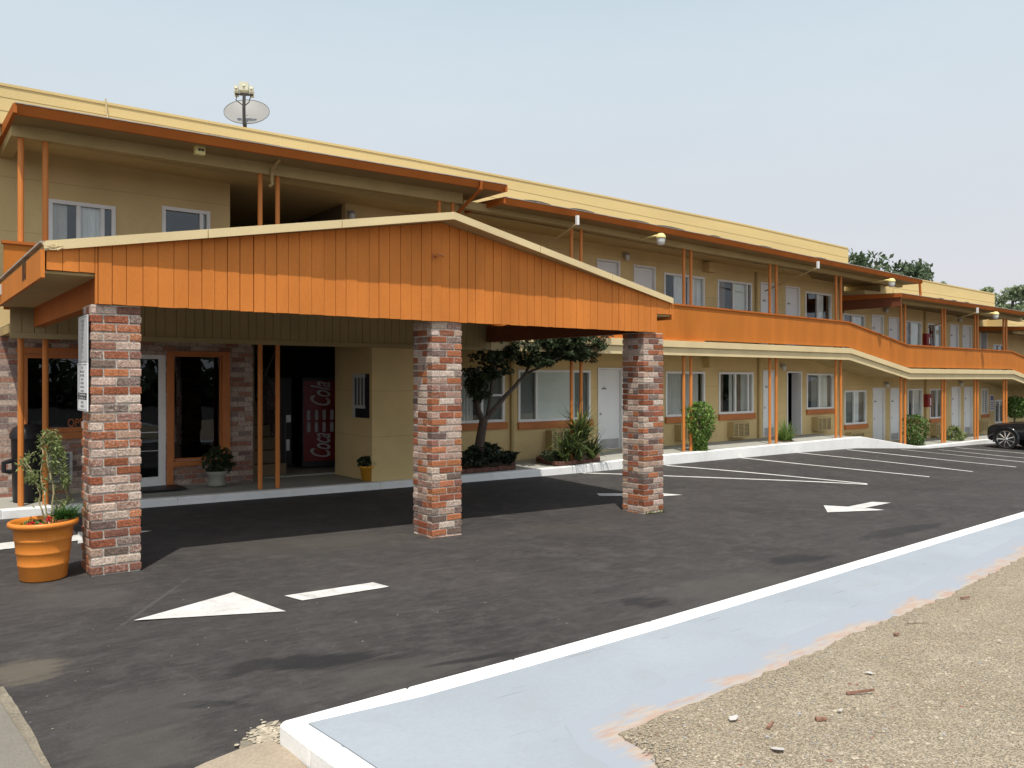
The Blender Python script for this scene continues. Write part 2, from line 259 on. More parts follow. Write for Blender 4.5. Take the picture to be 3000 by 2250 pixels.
M = dict(
    asphalt=asphalt_mat(), gravel=gravel_mat(), brick=brick_piece_mat(), brickwall=brick_wall_mat(),
    mortar=paint('mortar', (.54, .49, .42), .95, .15, 8, .12, .4),
    orange=paint('orange_board_paint', (.60, .197, .040), .6, .13, 2.5, .05, .12, 70, .12, (.52, .18, .04), .35, (1, 1, .35)),
    orange2=paint('orange_panel_paint', (.485, .158, .027), .6, .11, 1.6, .03, .05, 60, .1, (.42, .14, .03), .45, (1.6, 1, .3)),
    fascia=paint('orange_fascia_paint', (.43, .125, .026), .65, .1, 2, .05, .1, 50, .1),
    orpost=paint('orange_post_paint', (.60, .20, .038), .5, .08, 2, .04, 0, 60, .4),
    orsill=paint('orange_sill_paint', (.50, .17, .05), .55, .1, 3, .05),
    cream=paint('cream_wall_paint', (.65, .485, .235), .75, .08, 1.4, .05, .2, 90, .2, (.54, .40, .195), .45, groove=.81),
    parapet=paint('cream_siding_paint', (.64, .485, .225), .7, .05, 1.1, .05, .2, 80, .12, (.58, .45, .215), .4, (.4, 1, 2)),
    creamtrim=paint('cream_trim_paint', (.66, .525, .29), .6, .07, 1.5, .04, .1, 70, .25, (.58, .46, .27), .3),
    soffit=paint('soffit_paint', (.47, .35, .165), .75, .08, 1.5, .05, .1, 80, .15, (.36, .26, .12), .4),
    white=paint('white_paint', (.80, .79, .76), .5, .05, 2, .03, 0, 80, .3, (.62, .60, .56), .25),
    whitedoor=paint('white_door_paint', (.78, .78, .77), .5, .04, 1.5, .02),
    kerb=paint('kerb_paint', (.84, .83, .80), .6, .06, 1.5, .05, .15, 60, .2, (.62, .58, .52), .4),
    line=paint('line_paint', (.60, .59, .565), .75, .12, 3, .12, .2, 120, .15, (.33, .31, .29), .75),
    islandblue=paint('blue_grey_concrete_paint', (.33, .363, .40), .6, .06, .9, .03, .12, 40, .25, (.295, .325, .335), .6, scratch=(.17, .18, .19)),
    worn=worn_mat(),
    concrete=paint('grey_concrete', (.35, .345, .305), .85, .10, 1.2, .08, .2, 90, .2, (.28, .275, .245), .4),
    oldconcrete=paint('old_sidewalk', (.20, .185, .155), .9, .15, 1.5, .1, .3, 80, .15, (.13, .12, .10), .5),
    apron=paint('tan_concrete', (.34, .28, .21), .9, .15, 2, .12, .4, 70, .15, (.32, .24, .18), .6),
    dirt=paint('pale_dirt', (.24, .21, .16), .95, .2, 5, .2, .6, 60, .1, (.10, .09, .085), .7),
    tar=paint('fresh_sealer', (.022, .022, .024), .75, .25, 5, .2, .3, 80, .3, (.06, .056, .054), .6),
    recess=paint('recess_shade_tone', (.16, .12, .07), .8, .1, 1.5, .05), canopybeam=paint('beam_shade_tone', (.17, .055, .025), .7, .1, 2, .05), floor=paint('balcony_floor', (.10, .10, .095), .85, .1, 2, .08),  # recess and beam tones carry their shade in the colour
    eave=paint('eave_soffit_shade_tone', (.30, .22, .105), .8, .08, 1.5, .05, .1, 80, .12, (.24, .175, .08), .4),  # soffit tone darkened to hold the upper storey in shade
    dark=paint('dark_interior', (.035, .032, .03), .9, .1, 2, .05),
    black=paint('black_plastic', (.018, .018, .02), .45, .1, 4, .05),
    curtain=paint('grey_curtain', (.58, .56, .53), .9, .08, 3, .05),
    curtain2=paint('white_curtain', (.82, .82, .82), .9, .06, 3, .05),
    curtain3=paint('brown_curtain', (.24, .17, .13), .9, .1, 3, .05),
    blind=paint('pale_blind', (.74, .74, .69), .8, .04, 2, .03),
    screen=paint('insect_screen', (.20, .205, .19), .9, .05, 3, .05),
    glass=glass_mat('window_glass', (.94, .96, .95)), glassdark=glass_mat('tinted_glass', (.40, .41, .40)),
    acmat=paint('ac_beige', (.50, .38, .18), .6, .06, 3, .05), acgrille=paint('ac_grille', (.20, .15, .075), .7, .1, 5, .1),
    metal=paint('grey_metal', (.45, .45, .46), .4, .08, 4, .05, 0, 60, .5, None, 0, None, .6),
    roofing=paint('roofing_felt', (.10, .095, .09), .9, .2, 5, .15, .4),
    greyroof=paint('weathered_roof_edge', (.40, .36, .31), .8, .2, 6, .1),
    bark=paint('bark', (.10, .075, .06), .95, .25, 14, .2, .8, 50),
    soil=paint('soil', (.05, .04, .032), .95, .3, 10, .2, .6),
    edging=paint('brick_edging', (.16, .075, .055), .9, .35, 9, .2, .4),
    leafdark=leaf_mat('dark_leaf', (.020, .034, .014), (.055, .075, .03)),
    leafred=leaf_mat('reddish_leaf', (.06, .05, .02), (.14, .08, .04)),
    leafmid=leaf_mat('mid_leaf', (.05, .10, .02), (.13, .21, .05)),
    leafbright=leaf_mat('bright_leaf', (.09, .17, .03), (.22, .33, .08)),
    leaffern=leaf_mat('fern_leaf', (.035, .10, .02), (.08, .19, .04)),
    leafwillow=leaf_mat('willow_leaf', (.10, .14, .04), (.26, .31, .12)),
    blade=leaf_mat('blade_leaf', (.10, .16, .045), (.27, .32, .10)),
    bladedark=leaf_mat('dark_blade_leaf', (.04, .065, .025), (.10, .14, .055)),
    succulent=leaf_mat('succulent_leaf', (.025, .035, .02), (.055, .07, .04), .05),
    treeA=leaf_mat('oak_leaf', (.055, .085, .045), (.13, .175, .09)),
    treeB=leaf_mat('far_haze_leaf', (.20, .25, .145), (.31, .37, .22)),  # distance haze put into this pale leaf colour
    flower=paint('red_flower', (.55, .03, .03), .6, .2, 20, .1),
    stem=paint('pale_stem', (.34, .29, .16), .8, .15, 12, .1),
    pot=paint('orange_pot', (.68, .22, .03), .38, .05, 3, .04, .03, 40, .45, (.5, .2, .05), .3),
    potyellow=paint('yellow_pot', (.62, .30, .03), .45, .06, 3, .05),
    boardband=paint('board_band_shade_tone', (.40, .31, .16), .75, .08, 2, .05), stonepot=paint('pale_stone_pot', (.26, .25, .21), .85, .12, 6, .1),  # board band: cream boards darkened in colour for the shade under the canopy
    red=paint('red_panel', (.17, .009, .012), .35, .06, 2, .03), redbox=paint('red_box', (.26, .018, .02), .5, .1, 3, .05),
    signwhite=paint('sign_white', (.80, .80, .79), .5, .04, 3, .03), signgrey=paint('sign_grey', (.52, .53, .53), .5, .05, 3, .03),
    ink=paint('black_ink', (.02, .02, .025), .6, .1, 3, .05), inkgrey=paint('faded_ink', (.26, .27, .28), .6, .1, 3, .05),
    vletter=paint('dim_lettering', (.40, .39, .38), .5, .05, 3, .03), vdim=paint('dim_red', (.05, .012, .012), .4, .05, 3, .03), vdimletter=paint('dim_letter', (.10, .06, .06), .5, .05, 3, .03), can=paint('white_can', (.5, .5, .47), .5, .05, 3, .03),
    neon=emit_mat('neon_orange', (1, .25, .05), .5),
    lampglass=paint('frosted_glass', (.62, .62, .58), .25, .04, 4, .02, 0, 40, .5), lampyellow=paint('lamp_cap_yellow', (.78, .66, .28), .45, .06, 4, .03),
    dish=paint('dish_grey', (.27, .265, .25), .5, .05, 3, .03), dishdark=paint('dish_arm', (.05, .045, .045), .5, .1, 4, .05),
    lnb=paint('lnb_cream', (.62, .60, .46), .5, .05, 4, .03),
    carpaint=paint('black_car_paint', (.010, .011, .014), .12, .1, 3, .02, 0, 40, .6), tyre=paint('tyre_rubber', (.02, .02, .02), .85, .1, 6, .05),
    chrome=paint('chrome', (.75, .75, .77), .12, .04, 4, .02, 0, 40, .5, None, 0, None, 1),
    carglass=paint('car_glass', (.02, .025, .03), .05, .05, 2, .02, 0, 40, .8), amber=paint('amber_lens', (.7, .3, .08), .2, .05, 4, .02),
    lens=paint('headlight_lens', (.6, .6, .62), .1, .05, 4, .02, 0, 40, .7),
    numplate=paint('number_plate_dark', (.08, .075, .07), .6, .1, 4, .05),
    stone1=paint('pale_stones', (.40, .345, .26), .9, .3, 20, .2), stone2=paint('grey_chips', (.30, .30, .31), .9, .3, 20, .2), chipred=paint('bark_chip', (.25, .135, .095), .9, .3, 20, .2), leaflitter=paint('paper_scrap', (.50, .47, .44), .8, .05, 20, .05),
    blueink=paint('blue_print', (.16, .16, .34), .6, .1, 3, .05),
)

# ------------------------------------------------------------------ mesh helpers
class MB:
    def __init__(s): s.v = []; s.f = []; s.m = []; s.c = None
    def add(s, vs, fs, m=0):
        o = len(s.v); s.v += [tuple(v) for v in vs]
        for f in fs: s.f.append(tuple(i + o for i in f)); s.m.append(m)
        return s
    def box(s, x0, x1, y0, y1, z0, z1, m=0):
        if x0 > x1: x0, x1 = x1, x0
        if y0 > y1: y0, y1 = y1, y0
        if z0 > z1: z0, z1 = z1, z0
        return s.hexa([(x0,y0,z0),(x1,y0,z0),(x1,y1,z0),(x0,y1,z0),(x0,y0,z1),(x1,y0,z1),(x1,y1,z1),(x0,y1,z1)], m)
    def hexa(s, p, m=0):
        return s.add(p, [(3,2,1,0),(4,5,6,7),(0,1,5,4),(1,2,6,5),(2,3,7,6),(3,0,4,7)], m)
    def prism(s, poly, d, m=0):             # poly: 3-D points of one face, d: extrusion vector
        n = len(poly); d = Vector(d)
        vs = [Vector(p) for p in poly] + [Vector(p) + d for p in poly]
        fs = [tuple(reversed(range(n))), tuple(range(n, 2*n))] + [(i, (i+1) % n, n + (i+1) % n, n + i) for i in range(n)]
        return s.add(vs, fs, m)
    def tube(s, pts, rad, n=8, m=0, cap=True):
        pts = [Vector(p) for p in pts]
        if not isinstance(rad, (list, tuple)): rad = [rad] * len(pts)
        rings = []; a = None
        for i, p in enumerate(pts):
            t = (pts[min(i+1, len(pts)-1)] - pts[max(i-1, 0)]).normalized()
            a = (t.cross(Vector((0, 0, 1))) if abs(t.z) < .95 else t.cross(Vector((1, 0, 0)))) if a is None else a - t*a.dot(t)
            a.normalize(); b = t.cross(a)
            rings.append([p + (a * cos(2*pi*k/n) + b * sin(2*pi*k/n)) * rad[i] for k in range(n)])
        vs = [q for r in rings for q in r]; fs = []
        for i in range(len(pts)-1):
            for k in range(n): fs.append((i*n+k, i*n+(k+1) % n, (i+1)*n+(k+1) % n, (i+1)*n+k))
        if cap: fs += [tuple(reversed(range(n))), tuple(range((len(pts)-1)*n, len(pts)*n))]
        return s.add(vs, fs, m)
    def lathe(s, prof, c, n=24, m=0, axis=None):  # prof: (radius, height)
        c = Vector(c); ax = (Vector(axis) if axis else Vector((0, 0, 1))).normalized()
        a = ax.orthogonal().normalized(); b = ax.cross(a)
        vs = []; fs = []
        for r, h in prof:
            for k in range(n): vs.append(c + ax*h + (a*cos(2*pi*k/n) + b*sin(2*pi*k/n)) * r)
        for i in range(len(prof)-1):
            for k in range(n): fs.append((i*n+k, i*n+(k+1) % n, (i+1)*n+(k+1) % n, (i+1)*n+k))
        return s.add(vs, fs, m)
    def sheet(s, poly, m=0): return s.add(poly, [tuple(range(len(poly)))], m)
    def leaves(s, pts, size, m=0, flat=0.0, aspect=1.8):
        for p in pts:
            p = Vector(p); k = size * R(.6, 1.4)
            a = Vector((R(-1,1), R(-1,1), R(-1,1)*(1-flat))).normalized()
            b = a.cross(Vector((R(-1,1), R(-1,1), R(-1,1)))).normalized()
            a *= k*aspect/2; b *= k/2
            s.add([p - a, p + b*.9 - a*.1, p + a, p - b*.9 - a*.1], [(0,1,2,3)], m)
        return s
    def blade(s, base, dirv, length, w, droop, m=0, seg=5):
        p = Vector(base); d = Vector(dirv).normalized(); side = d.cross(Vector((0,0,1)))
        if side.length < .1: side = Vector((1,0,0))
        side.normalize(); vs = []
        for i in range(seg+1):
            t = i/seg; ww = w * (1 - t**1.6) * .5 + .0008
            vs += [p - side*ww, p + side*ww]
            d = (d + Vector((0,0,-droop/seg))).normalized(); p = p + d*length/seg
        return s.add(vs, [(2*i, 2*i+1, 2*i+3, 2*i+2) for i in range(seg)], m)

def tagset(o, label=None, cat=None, group=None, kind=None):
    if label: o['label'] = label
    if cat: o['category'] = cat
    if group: o['group'] = group
    if kind: o['kind'] = kind
    return o
def wloc(p):
    b = Vector((0,0,0))
    while p is not None: b += p.location; p = p.parent
    return b
def mk(name, mb, mats, parent=None, base=None, smooth=False, bevel=0, label=None, cat=None, group=None, kind=None):
    if not isinstance(mats, (list, tuple)): mats = [mats]
    if base is None: base = Vector((0,0,0)) if parent is None else wloc(parent)/S
    base = Vector(base)
    me = bpy.data.meshes.new(name)
    me.from_pydata([((v[0]-base.x)*S, (v[1]-base.y)*S, (v[2]-base.z)*S) for v in mb.v], [], mb.f)
    for m in mats: me.materials.append(M[m] if isinstance(m, str) else m)
    me.polygons.foreach_set('material_index', mb.m)
    if smooth: me.polygons.foreach_set('use_smooth', [True]*len(mb.f))
    if mb.c:
        a = me.color_attributes.new('tint', 'FLOAT_COLOR', 'POINT')
        a.data.foreach_set('color', [x for c in mb.c for x in c])
    me.update()
    o = bpy.data.objects.new(name, me); col.objects.link(o)
    if parent is not None:
        o.parent = parent; o.location = base*S - wloc(parent)
    else: o.location = base*S
    if bevel:
        bv = o.modifiers.new('bevel', 'BEVEL'); bv.width = bevel*S; bv.segments = 2; bv.limit_method = 'ANGLE'
    return tagset(o, label, cat, group, kind)
def thing(name, loc, label, cat, group=None, kind=None):
    o = bpy.data.objects.new(name, None); col.objects.link(o); o.location = Vector(loc)*S
    o.empty_display_size = .2
    return tagset(o, label, cat, group, kind)
def sub(name, parent, loc=None):           # an Empty part that holds sub-parts
    o = bpy.data.objects.new(name, None); col.objects.link(o); o.parent = parent
    o.location = (Vector(loc)*S - wloc(parent)) if loc is not None else Vector((0,0,0))
    return o
def dup(root, loc, label=None):
    r = root.copy(); col.objects.link(r); r.location = Vector(loc)*S
    if label: r['label'] = label
    for ch in list(root.children):
        c = ch.copy(); col.objects.link(c); c.parent = r
        for g in ch.children:
            d = g.copy(); col.objects.link(d); d.parent = c
    return r
def text_mb(mb, s, origin, right, up, height, m=0, width=None, shear=0, spacing=1.0, depth=.002):
    cu = bpy.data.curves.new('t', 'FONT'); cu.body = s; cu.align_x = 'CENTER'; cu.shear = shear; cu.space_character = spacing
    cu.offset = .012
    ob = bpy.data.objects.new('t', cu); col.objects.link(ob)
    dg = bpy.context.evaluated_depsgraph_get(); me = bpy.data.meshes.new_from_object(ob.evaluated_get(dg))
    vs = [v.co.copy() for v in me.vertices]; fs = [tuple(p.vertices) for p in me.polygons]
    bpy.data.objects.remove(ob); bpy.data.curves.remove(cu); bpy.data.meshes.remove(me)
    if not vs: return
    w = max(v.x for v in vs) - min(v.x for v in vs); k = height/.72
    kx = k if width is None else width/max(w, .01)
    r, u, o = Vector(right).normalized(), Vector(up).normalized(), Vector(origin)
    mb.add([o + r*(v.x*kx) + u*(v.y*k) for v in vs], fs, m)

# ------------------------------------------------------------------ ground
xs = [-60,-40,-25,-15,-10,-6,-3,-1,0] + [i*.8 for i in range(1, 45)] + [38, 42, 48, 55, 65, 80]
ys = [-60,-40,-25,-12,-6,-3,-1,0,1,2,3,3.4,3.75] + [4.2+.6*i for i in range(0, 12)] + [11.1, 11.6, 12.4]
mb = MB(); n = len(ys)
for x in xs:
    for y in ys:
        z = zg(x, y) + (.006*sin(x*1.7+y)*cos(y*1.3) if 4 < y < 11 else 0)
        mb.v.append((x, y, z))
for i in range(len(xs)-1):
    for j in range(n-1): mb.f.append((i*n+j, (i+1)*n+j, (i+1)*n+j+1, i*n+j+1)); mb.m.append(0)
lot = mk('parking_lot', mb, 'asphalt', smooth=True, kind='structure', label='dark grey asphalt parking lot in front of the motel')
mb = MB(); mb.sheet([(-900,-900,-2.4),(900,-900,-2.4),(900,900,-2.4),(-900,900,-2.4)])
mk('ground', mb, 'dirt', kind='structure', label='flat earth reaching the horizon')

def gpoly(pxs, dz=.005):
    return [onG(x, y, dz) for x, y in pxs]
def sheet_on_ground(name, poly, mat, parent, dz=.005, label=None):   # subdivided so it follows the slope
    mb = MB(); c = sum(poly, Vector())/len(poly); N_ = 6
    for i in range(len(poly)):
        a, b = poly[i], poly[(i+1) % len(poly)]
        rows = []
        for u in range(N_+1):
            t = u/N_; rows.append([])
            for w in range(N_+1):
                s_ = w/N_; p = c.lerp(a.lerp(b, s_), t); rows[-1].append(Vector((p.x, p.y, zg(p.x, p.y) + dz + (.006*sin(p.x*1.7+p.y)*cos(p.y*1.3) if 4 < p.y < 11 else 0))))
        for u in range(N_):
            for w in range(N_):
                q = [rows[u][w], rows[u+1][w], rows[u+1][w+1], rows[u][w+1]]
                mb.add(q, [(0,1,2,3)] if u else [(1,2,3)])
    return mk(name, mb, mat, parent, label=label)
# painted arrows
def arrow(name, polys, label):
    e = sub(name, lot)
    if label: e['label'] = label
    for nm, pl in polys: sheet_on_ground(nm, gpoly(pl), 'line', e, .007)
arrow('painted_arrow', [('arrow_head', [ov(288,1341), ov(504,1280), ov(618,1321)]), ('arrow_shaft', [ov(614,1287), ov(806,1258), ov(841,1267), ov(653,1297)])], 'large white arrow in the foreground')
arrow('painted_arrow', [('arrow_shaft', [(-60,1597),(64,1583),(235,1566),(235,1582),(64,1602),(-60,1616)]), ('arrow_head', [(228,1558),(446,1556),(228,1592)])], 'white arrow behind the orange pot')
arrow('painted_arrow', [('arrow_shaft', [(1748,1445),(1830,1445),(1830,1453),(1756,1452)]), ('arrow_head', [(1830,1437),(2000,1450),(1830,1461)])], 'white arrow crossing behind the right brick column')
arrow('painted_arrow', [('arrow_shaft', [(2478,1486),(2555,1470),(2610,1473),(2535,1488)]), ('arrow_head', [(2413,1481),(2490,1485),(2535,1488),(2592,1494),(2424,1501)])], 'white arrow beside the far parking bays')
# bay lines
def bay(p0, p1, w=.05):
    a, b = onG(*p0), onG(*p1); d = (b - a); d.z = 0; d.normalize(); s_ = Vector((-d.y, d.x, 0))*w
    mb = MB(); N_ = 14; vs = []
    for i in range(N_+1):
        p = a.lerp(b, i/N_)
        for q in (p - s_, p + s_): vs.append((q.x, q.y, zg(q.x, q.y) + .007 + (.006*sin(q.x*1.7+q.y)*cos(q.y*1.3) if 4 < q.y < 11 else 0)))
    mb.add(vs, [(2*i, 2*i+1, 2*i+3, 2*i+2) for i in range(N_)])
    return mk('bay_line', mb, 'line', lot)
for p0, p1 in [((1708,1386.5),(2541,1420)), ((1952,1364.5),(2541,1418)), ((2171,1342),(2723,1398.5)), ((2339,1327),(2861,1383)), ((2481,1318),(2978,1369.5)),
               ((2639,1317),(3120,1363)), ((2750,1318),(3300,1360)), ((2801,1312),(3380,1350))]: bay(p0, p1)
# fresh sealer smears, pot-hole and dirt along the street edge
def blob(px, n=22, jit=.25):
    c = Vector((sum(p[0] for p in px)/len(px), sum(p[1] for p in px)/len(px))); out = []
    for i in range(len(px)):
        a, b = Vector(px[i]), Vector(px[(i+1) % len(px)])
        for k in range(4):
            p = a.lerp(b, k/4); p = c + (p-c)*(1 + R(-jit, jit)*.5); out.append((p.x, p.y))
    return out
sheet_on_ground('worn_patch', gpoly(blob([(-60,2000),(10,2010),(40,2050),(90,2130),(150,2250),(190,2330),(60,2330),(-60,2060)], jit=.1)), 'dirt', lot, .006)
sheet_on_ground('worn_patch', gpoly(blob([(705,2172),(735,2140),(800,2112),(830,2130),(850,2200),(760,2200),(710,2205)], jit=.4)), 'dirt', lot, .006)
# specks of grit lying on the asphalt
def rock(mb, c, r, m, flat=.5):
    vs = []; ph = R(0, 6)
    for z, k in ((-.3, .8), (.25, 1), (.7, .55)):
        for j in range(6):
            a = ph + j*pi/3; rr = r*k*R(.75, 1.2); vs.append(Vector(c) + Vector((cos(a)*rr*1.3, sin(a)*rr, z*r*flat)))
    fs = [(12,13,14,15,16,17)]
    for l in (0, 6):
        for j in range(6): fs.append((l+j, l+(j+1) % 6, l+6+(j+1) % 6, l+6+j))
    mb.add(vs, fs, m)
mb = MB()
for k in range(130):
    q = onG(R(-40, 2900), R(1640, 2210), .004)
    if q.y > 3.95: rock(mb, q, R(.0015, .004) if R(0,1) < .94 else R(.004, .008), 0 if R(0,1) < .7 else 1)
mk('lot_grit', mb, ['stone1', 'stone2'], kind='stuff', label='specks of pale grit scattered on the asphalt')
# left concrete sidewalk corner and tan apron
def slab(name, pxs, z0, z1, mat, label):
    top = [onG(x, y, z1) for x, y in pxs]
    mb = MB(); mb.prism([Vector((p.x, p.y, p.z + z0 - z1)) for p in top], (0, 0, z1 - z0))
    return mk(name, mb, mat, kind='structure', label=label, bevel=.008)
slab('sidewalk', [(130,2250),(0,2047),(-160,1830),(-900,1900),(-900,3200),(420,3200)], -.05, .02, 'oldconcrete', 'pale concrete sidewalk corner at the street edge')
slab('pavement_apron', [(480,2290),(600,2232),(700,2192),(795,2165),(850,2195),(905,2250),(1000,2420),(560,2420)], -.05, .018, 'apron', 'tan concrete apron at the foot of the island kerb')

# ------------------------------------------------------------------ island: white kerb, blue-grey slab, gravel
KH = .11
front = [onG(x, y, KH) for x, y in [(816,2112),(850,2098),(881,2091),(1190,2011),(1500,1928),(1900,1818),(2300,1702),(2650,1599),(3000,1497)]]
p_end = front[-1] + (front[-1]-front[-2])*6; front.append(p_end)
lft = [onG(x, y, KH) for x, y in [(816,2114),(905,2182),(1000,2250),(1190,2400)]]
def offset_in(a, b, w):
    d = (b-a); d.z = 0; d.normalize(); return Vector((d.y, -d.x, 0))*w
mb = MB(); KW = .15
fin = []
for i, p in enumerate(front):
    a, b = front[max(i-1, 0)], front[min(i+1, len(front)-1)]
    fin.append(p + offset_in(a, b, KW))
innerc = onG(904, 2115, KH)
fin = [innerc] + [q for q in fin if q.x > innerc.x + .08]; fo = [front[0]] + front[-(len(fin)-1):]
for i in range(len(fin)-1):
    a, b, c, d = fo[i], fo[i+1], fin[i+1], fin[i]; dz = Vector((0,0,-.22))
    mb.hexa([a+dz, b+dz, c+dz, d+dz, a, b, c, d] if False else [d+dz, c+dz, b+dz, a+dz, d, c, b, a])
lin = [innerc] + [onG(x, y, KH) for x, y in [(1010,2182),(1112,2250),(1330,2400)]]
for i in range(3):
    a, b, c, d = lft[i], lft[i+1], lin[i+1], lin[i]; dz = Vector((0,0,-.22))
    mb.hexa([a+dz, b+dz, c+dz, d+dz, a, b, c, d])
mk('island_kerb', mb, 'kerb', kind='structure', bevel=.018, label='bright white painted kerb round the blue-grey island')
edge = [(3000,1628),(2788,1742),(2650,1795),(2516,1851),(2350,1925),(2200,1991),(2100,2030),(2006,2066),(1925,2100),(1880,2128),(1805,2150),(1850,2175),(1880,2190),(1915,2222),(1945,2262),(2060,2420)]
ged = [onG(x, y, KH) for x, y in edge]
far = ged[0] + (ged[0]-ged[1])*7
mb = MB(); zt = -.004
isl = [lin[-1]] + list(reversed(lin[:-1])) + fin[1:]
back = [far] + ged
# slab as strips between the kerb inside and a line well under the gravel
outer = [lin[3], lin[2], lin[1]] + fin
allp = [(p + Vector((0,0,zt))) for p in outer]
inside = []
for i, p in enumerate(allp):
    t = i/(len(allp)-1); q = Vector((interp(t, [0,.3,1], [1.5, 2.2, 40]), interp(t, [0,.3,1], [-2.5, 1.2, 2.2]), 0)); inside.append(Vector((q.x, q.y, zg(q.x, 3.75)+KH+zt)))
for i in range(len(allp)-1): mb.sheet([allp[i], inside[i], inside[i+1], allp[i+1]])
mb2 = MB(); Np = 40
mb = MB()
pts_in = [Vector((p.x, p.y, p.z)) for p in allp]
endp = Vector((pts_in[-1].x, -6, pts_in[-1].z)); startp = Vector((pts_in[0].x - .3, -6, pts_in[0].z))
mb.prism([p - Vector((0,0,.2)) for p in reversed(pts_in + [endp, startp])], (0,0,.2))
island = mk('island_slab', mb, 'islandblue', kind='structure', label='blue-grey painted concrete slab inside the white kerb')
# worn terracotta rim where the paint gives out
mb = MB(); rim_o = []; rim_i = []
dense = []
src = [far] + ged
for i in range(len(src)-1):
    k = max(2, int((src[i+1]-src[i]).length/.06)); k = min(k, 60)
    for j in range(k): dense.append(src[i].lerp(src[i+1], j/k))
for i, p in enumerate(dense):
    a, b = dense[max(i-1,0)], dense[min(i+1,len(dense)-1)]
    nrm = Vector((b.y-a.y, -(b.x-a.x), 0))
    if nrm.length < 1e-6: nrm = Vector((0,1,0))
    nrm.normalize()
    if nrm.y < 0 and p.y > 2.35: nrm = -nrm
    w = max(.012, .07 + .05*sin(i*.21) + .035*sin(i*.83+1) + R(-.03,.03)) * interp(p.y, [1.5,2.2,3.0,4], [.5,.8,1.2,1.6])
    q = Vector((p.x, p.y, p.z - .0025)); out = nrm if nrm.dot(Vector((-1,.6,0))) > 0 else -nrm
    rim_o.append(q + out*interp(p.y, [1.5,2.2,3.0,4], [.14,.20,.30,.45])); rim_i.append(q - out*.10)
mb.c = []
for i in range(len(dense)-1):
    mb.sheet([rim_i[i], rim_o[i], rim_o[i+1], rim_i[i+1]]); mb.c += [(0,0,0,1),(1,1,1,1),(1,1,1,1),(0,0,0,1)]
mk('worn_edge', mb, 'worn', island)
# gravel bed
mb = MB(); ring = []
for i, p in enumerate(dense):
    ring.append(Vector((p.x + R(-.015,.015), p.y + R(-.02,.02), p.z + .004)))
nx = len(ring)
lvls = 26; tgt = Vector((14, -8, 0)); grid = []
for k in range(lvls+1):
    t = (k/lvls)**2.2
    row = []
    for i, p in enumerate(ring):
        g = Vector((interp(i/nx, [0,.7,1], [44, 15, 9]), -7, 0)); q = p.lerp(g, t)
        bump = -.012 if k == 0 else min(1, k/5)*(.006*sin(q.x*5+1.3)*sin(q.y*6) + R(-.003,.003) + .007)
        row.append(Vector((q.x, q.y, zg(q.x, 3.75)+KH + .004 + bump)))
    grid.append(row)
for row in grid: mb.v += [tuple(p) for p in row]
for k in range(lvls):
    for i in range(nx-1): mb.f.append((k*nx+i, k*nx+i+1, (k+1)*nx+i+1, (k+1)*nx+i)); mb.m.append(0)
mk('gravel', mb, 'gravel', kind='stuff', label='tan dirt and fine gravel on the island')
# loose stones and chips
def rock(mb, c, r, m, flat=.5):
    vs = []; ph = R(0, 6)
    for z, k in ((-.3, .8), (.25, 1), (.7, .55)):
        for j in range(6):
            a = ph + j*pi/3; rr = r*k*R(.75, 1.2); vs.append(Vector(c) + Vector((cos(a)*rr*1.3, sin(a)*rr, z*r*flat)))
    fs = [(12,13,14,15,16,17)]
    for l in (0, 6):
        for j in range(6): fs.append((l+j, l+(j+1) % 6, l+6+(j+1) % 6, l+6+j))
    mb.add(vs, fs, m)
mb = MB()
def in_gravel():
    while True:
        px, py = R(1700, 3080), R(1560, 2330)
        # distance inside the gravel boundary, measured in the survey image
        ex = [3000,2788,2650,2516,2350,2200,2100,2006,1925,1880,1805]; ey = [1628,1742,1795,1851,1925,1991,2030,2066,2100,2128,2150]
        yy = interp(px, list(reversed(ex)), list(reversed(ey)))
        if px > 3000: yy = 1628 - (px-3000)*.5
        lo = interp(px, [1805, 1850, 1915, 1945], [2150, 2175, 2222, 2262]) if px < 1945 else 9e9
        if py > yy + 8 and py < lo - 5: return px, py
for k in range(8500):
    p = onG(*in_gravel(), KH + .02); r = R(.002, .0052) if R(0,1) < .97 else R(.0052, .012)
    p.z = zg(p.x, 3.75) + KH + .0105 + .006*sin(p.x*5+1.3)*sin(p.y*6)
    rock(mb, p, r, 0 if R(0,1) < .84 else (1 if R(0,1) < .7 else 2))
mk('loose_stones', mb, ['stone1', 'stone2', 'chipred'], kind='stuff', label='scattered pebbles and bark chips on the gravel')
mb = MB()
for px, py, L_, w, m, a in [(2480,2034,.15,.012,0,.15),(2660,1826,.15,.010,1,.12),(2815,1755,.08,.012,0,.3),(2390,2110,.05,.028,0,0),(2620,1862,.04,.02,0,.4),(2250,2135,.06,.016,0,.9)]:
    p = onG(px, py, KH+.016); d = Vector((cos(a-.66), sin(a-.66), .05)); s_ = Vector((-d.y, d.x, 0))*w
    mb.hexa([p-s_*.5, p+d*L_-s_*.2, p+d*L_+s_*.2, p+s_*.5] + [q+Vector((0,0,.012)) for q in (p-s_*.4, p+d*L_-s_*.15, p+d*L_+s_*.15, p+s_*.4)], m)
mk('bark_scraps', mb, ['chipred', 'stone1'], kind='stuff', label='reddish bark scraps lying on the gravel')
mb = MB()
for px, py, k in [(2280,2198,.045),(2545,1972,.03),(2150,2105,.03),(2930,1880,.018),(2460,2085,.02)]:
    p = onG(px, py, KH+.020); ph = R(0,6)
    mb.sheet([p + Vector((cos(ph+j*1.05)*k*R(.4,1.1), sin(ph+j*1.05)*k*R(.4,1.1)*.8, R(0,.012))) for j in range(6)])
mk('paper_scraps', mb, 'leaflitter', kind='stuff', label='pale scraps of paper and dry leaf on the gravel')
mb = MB()
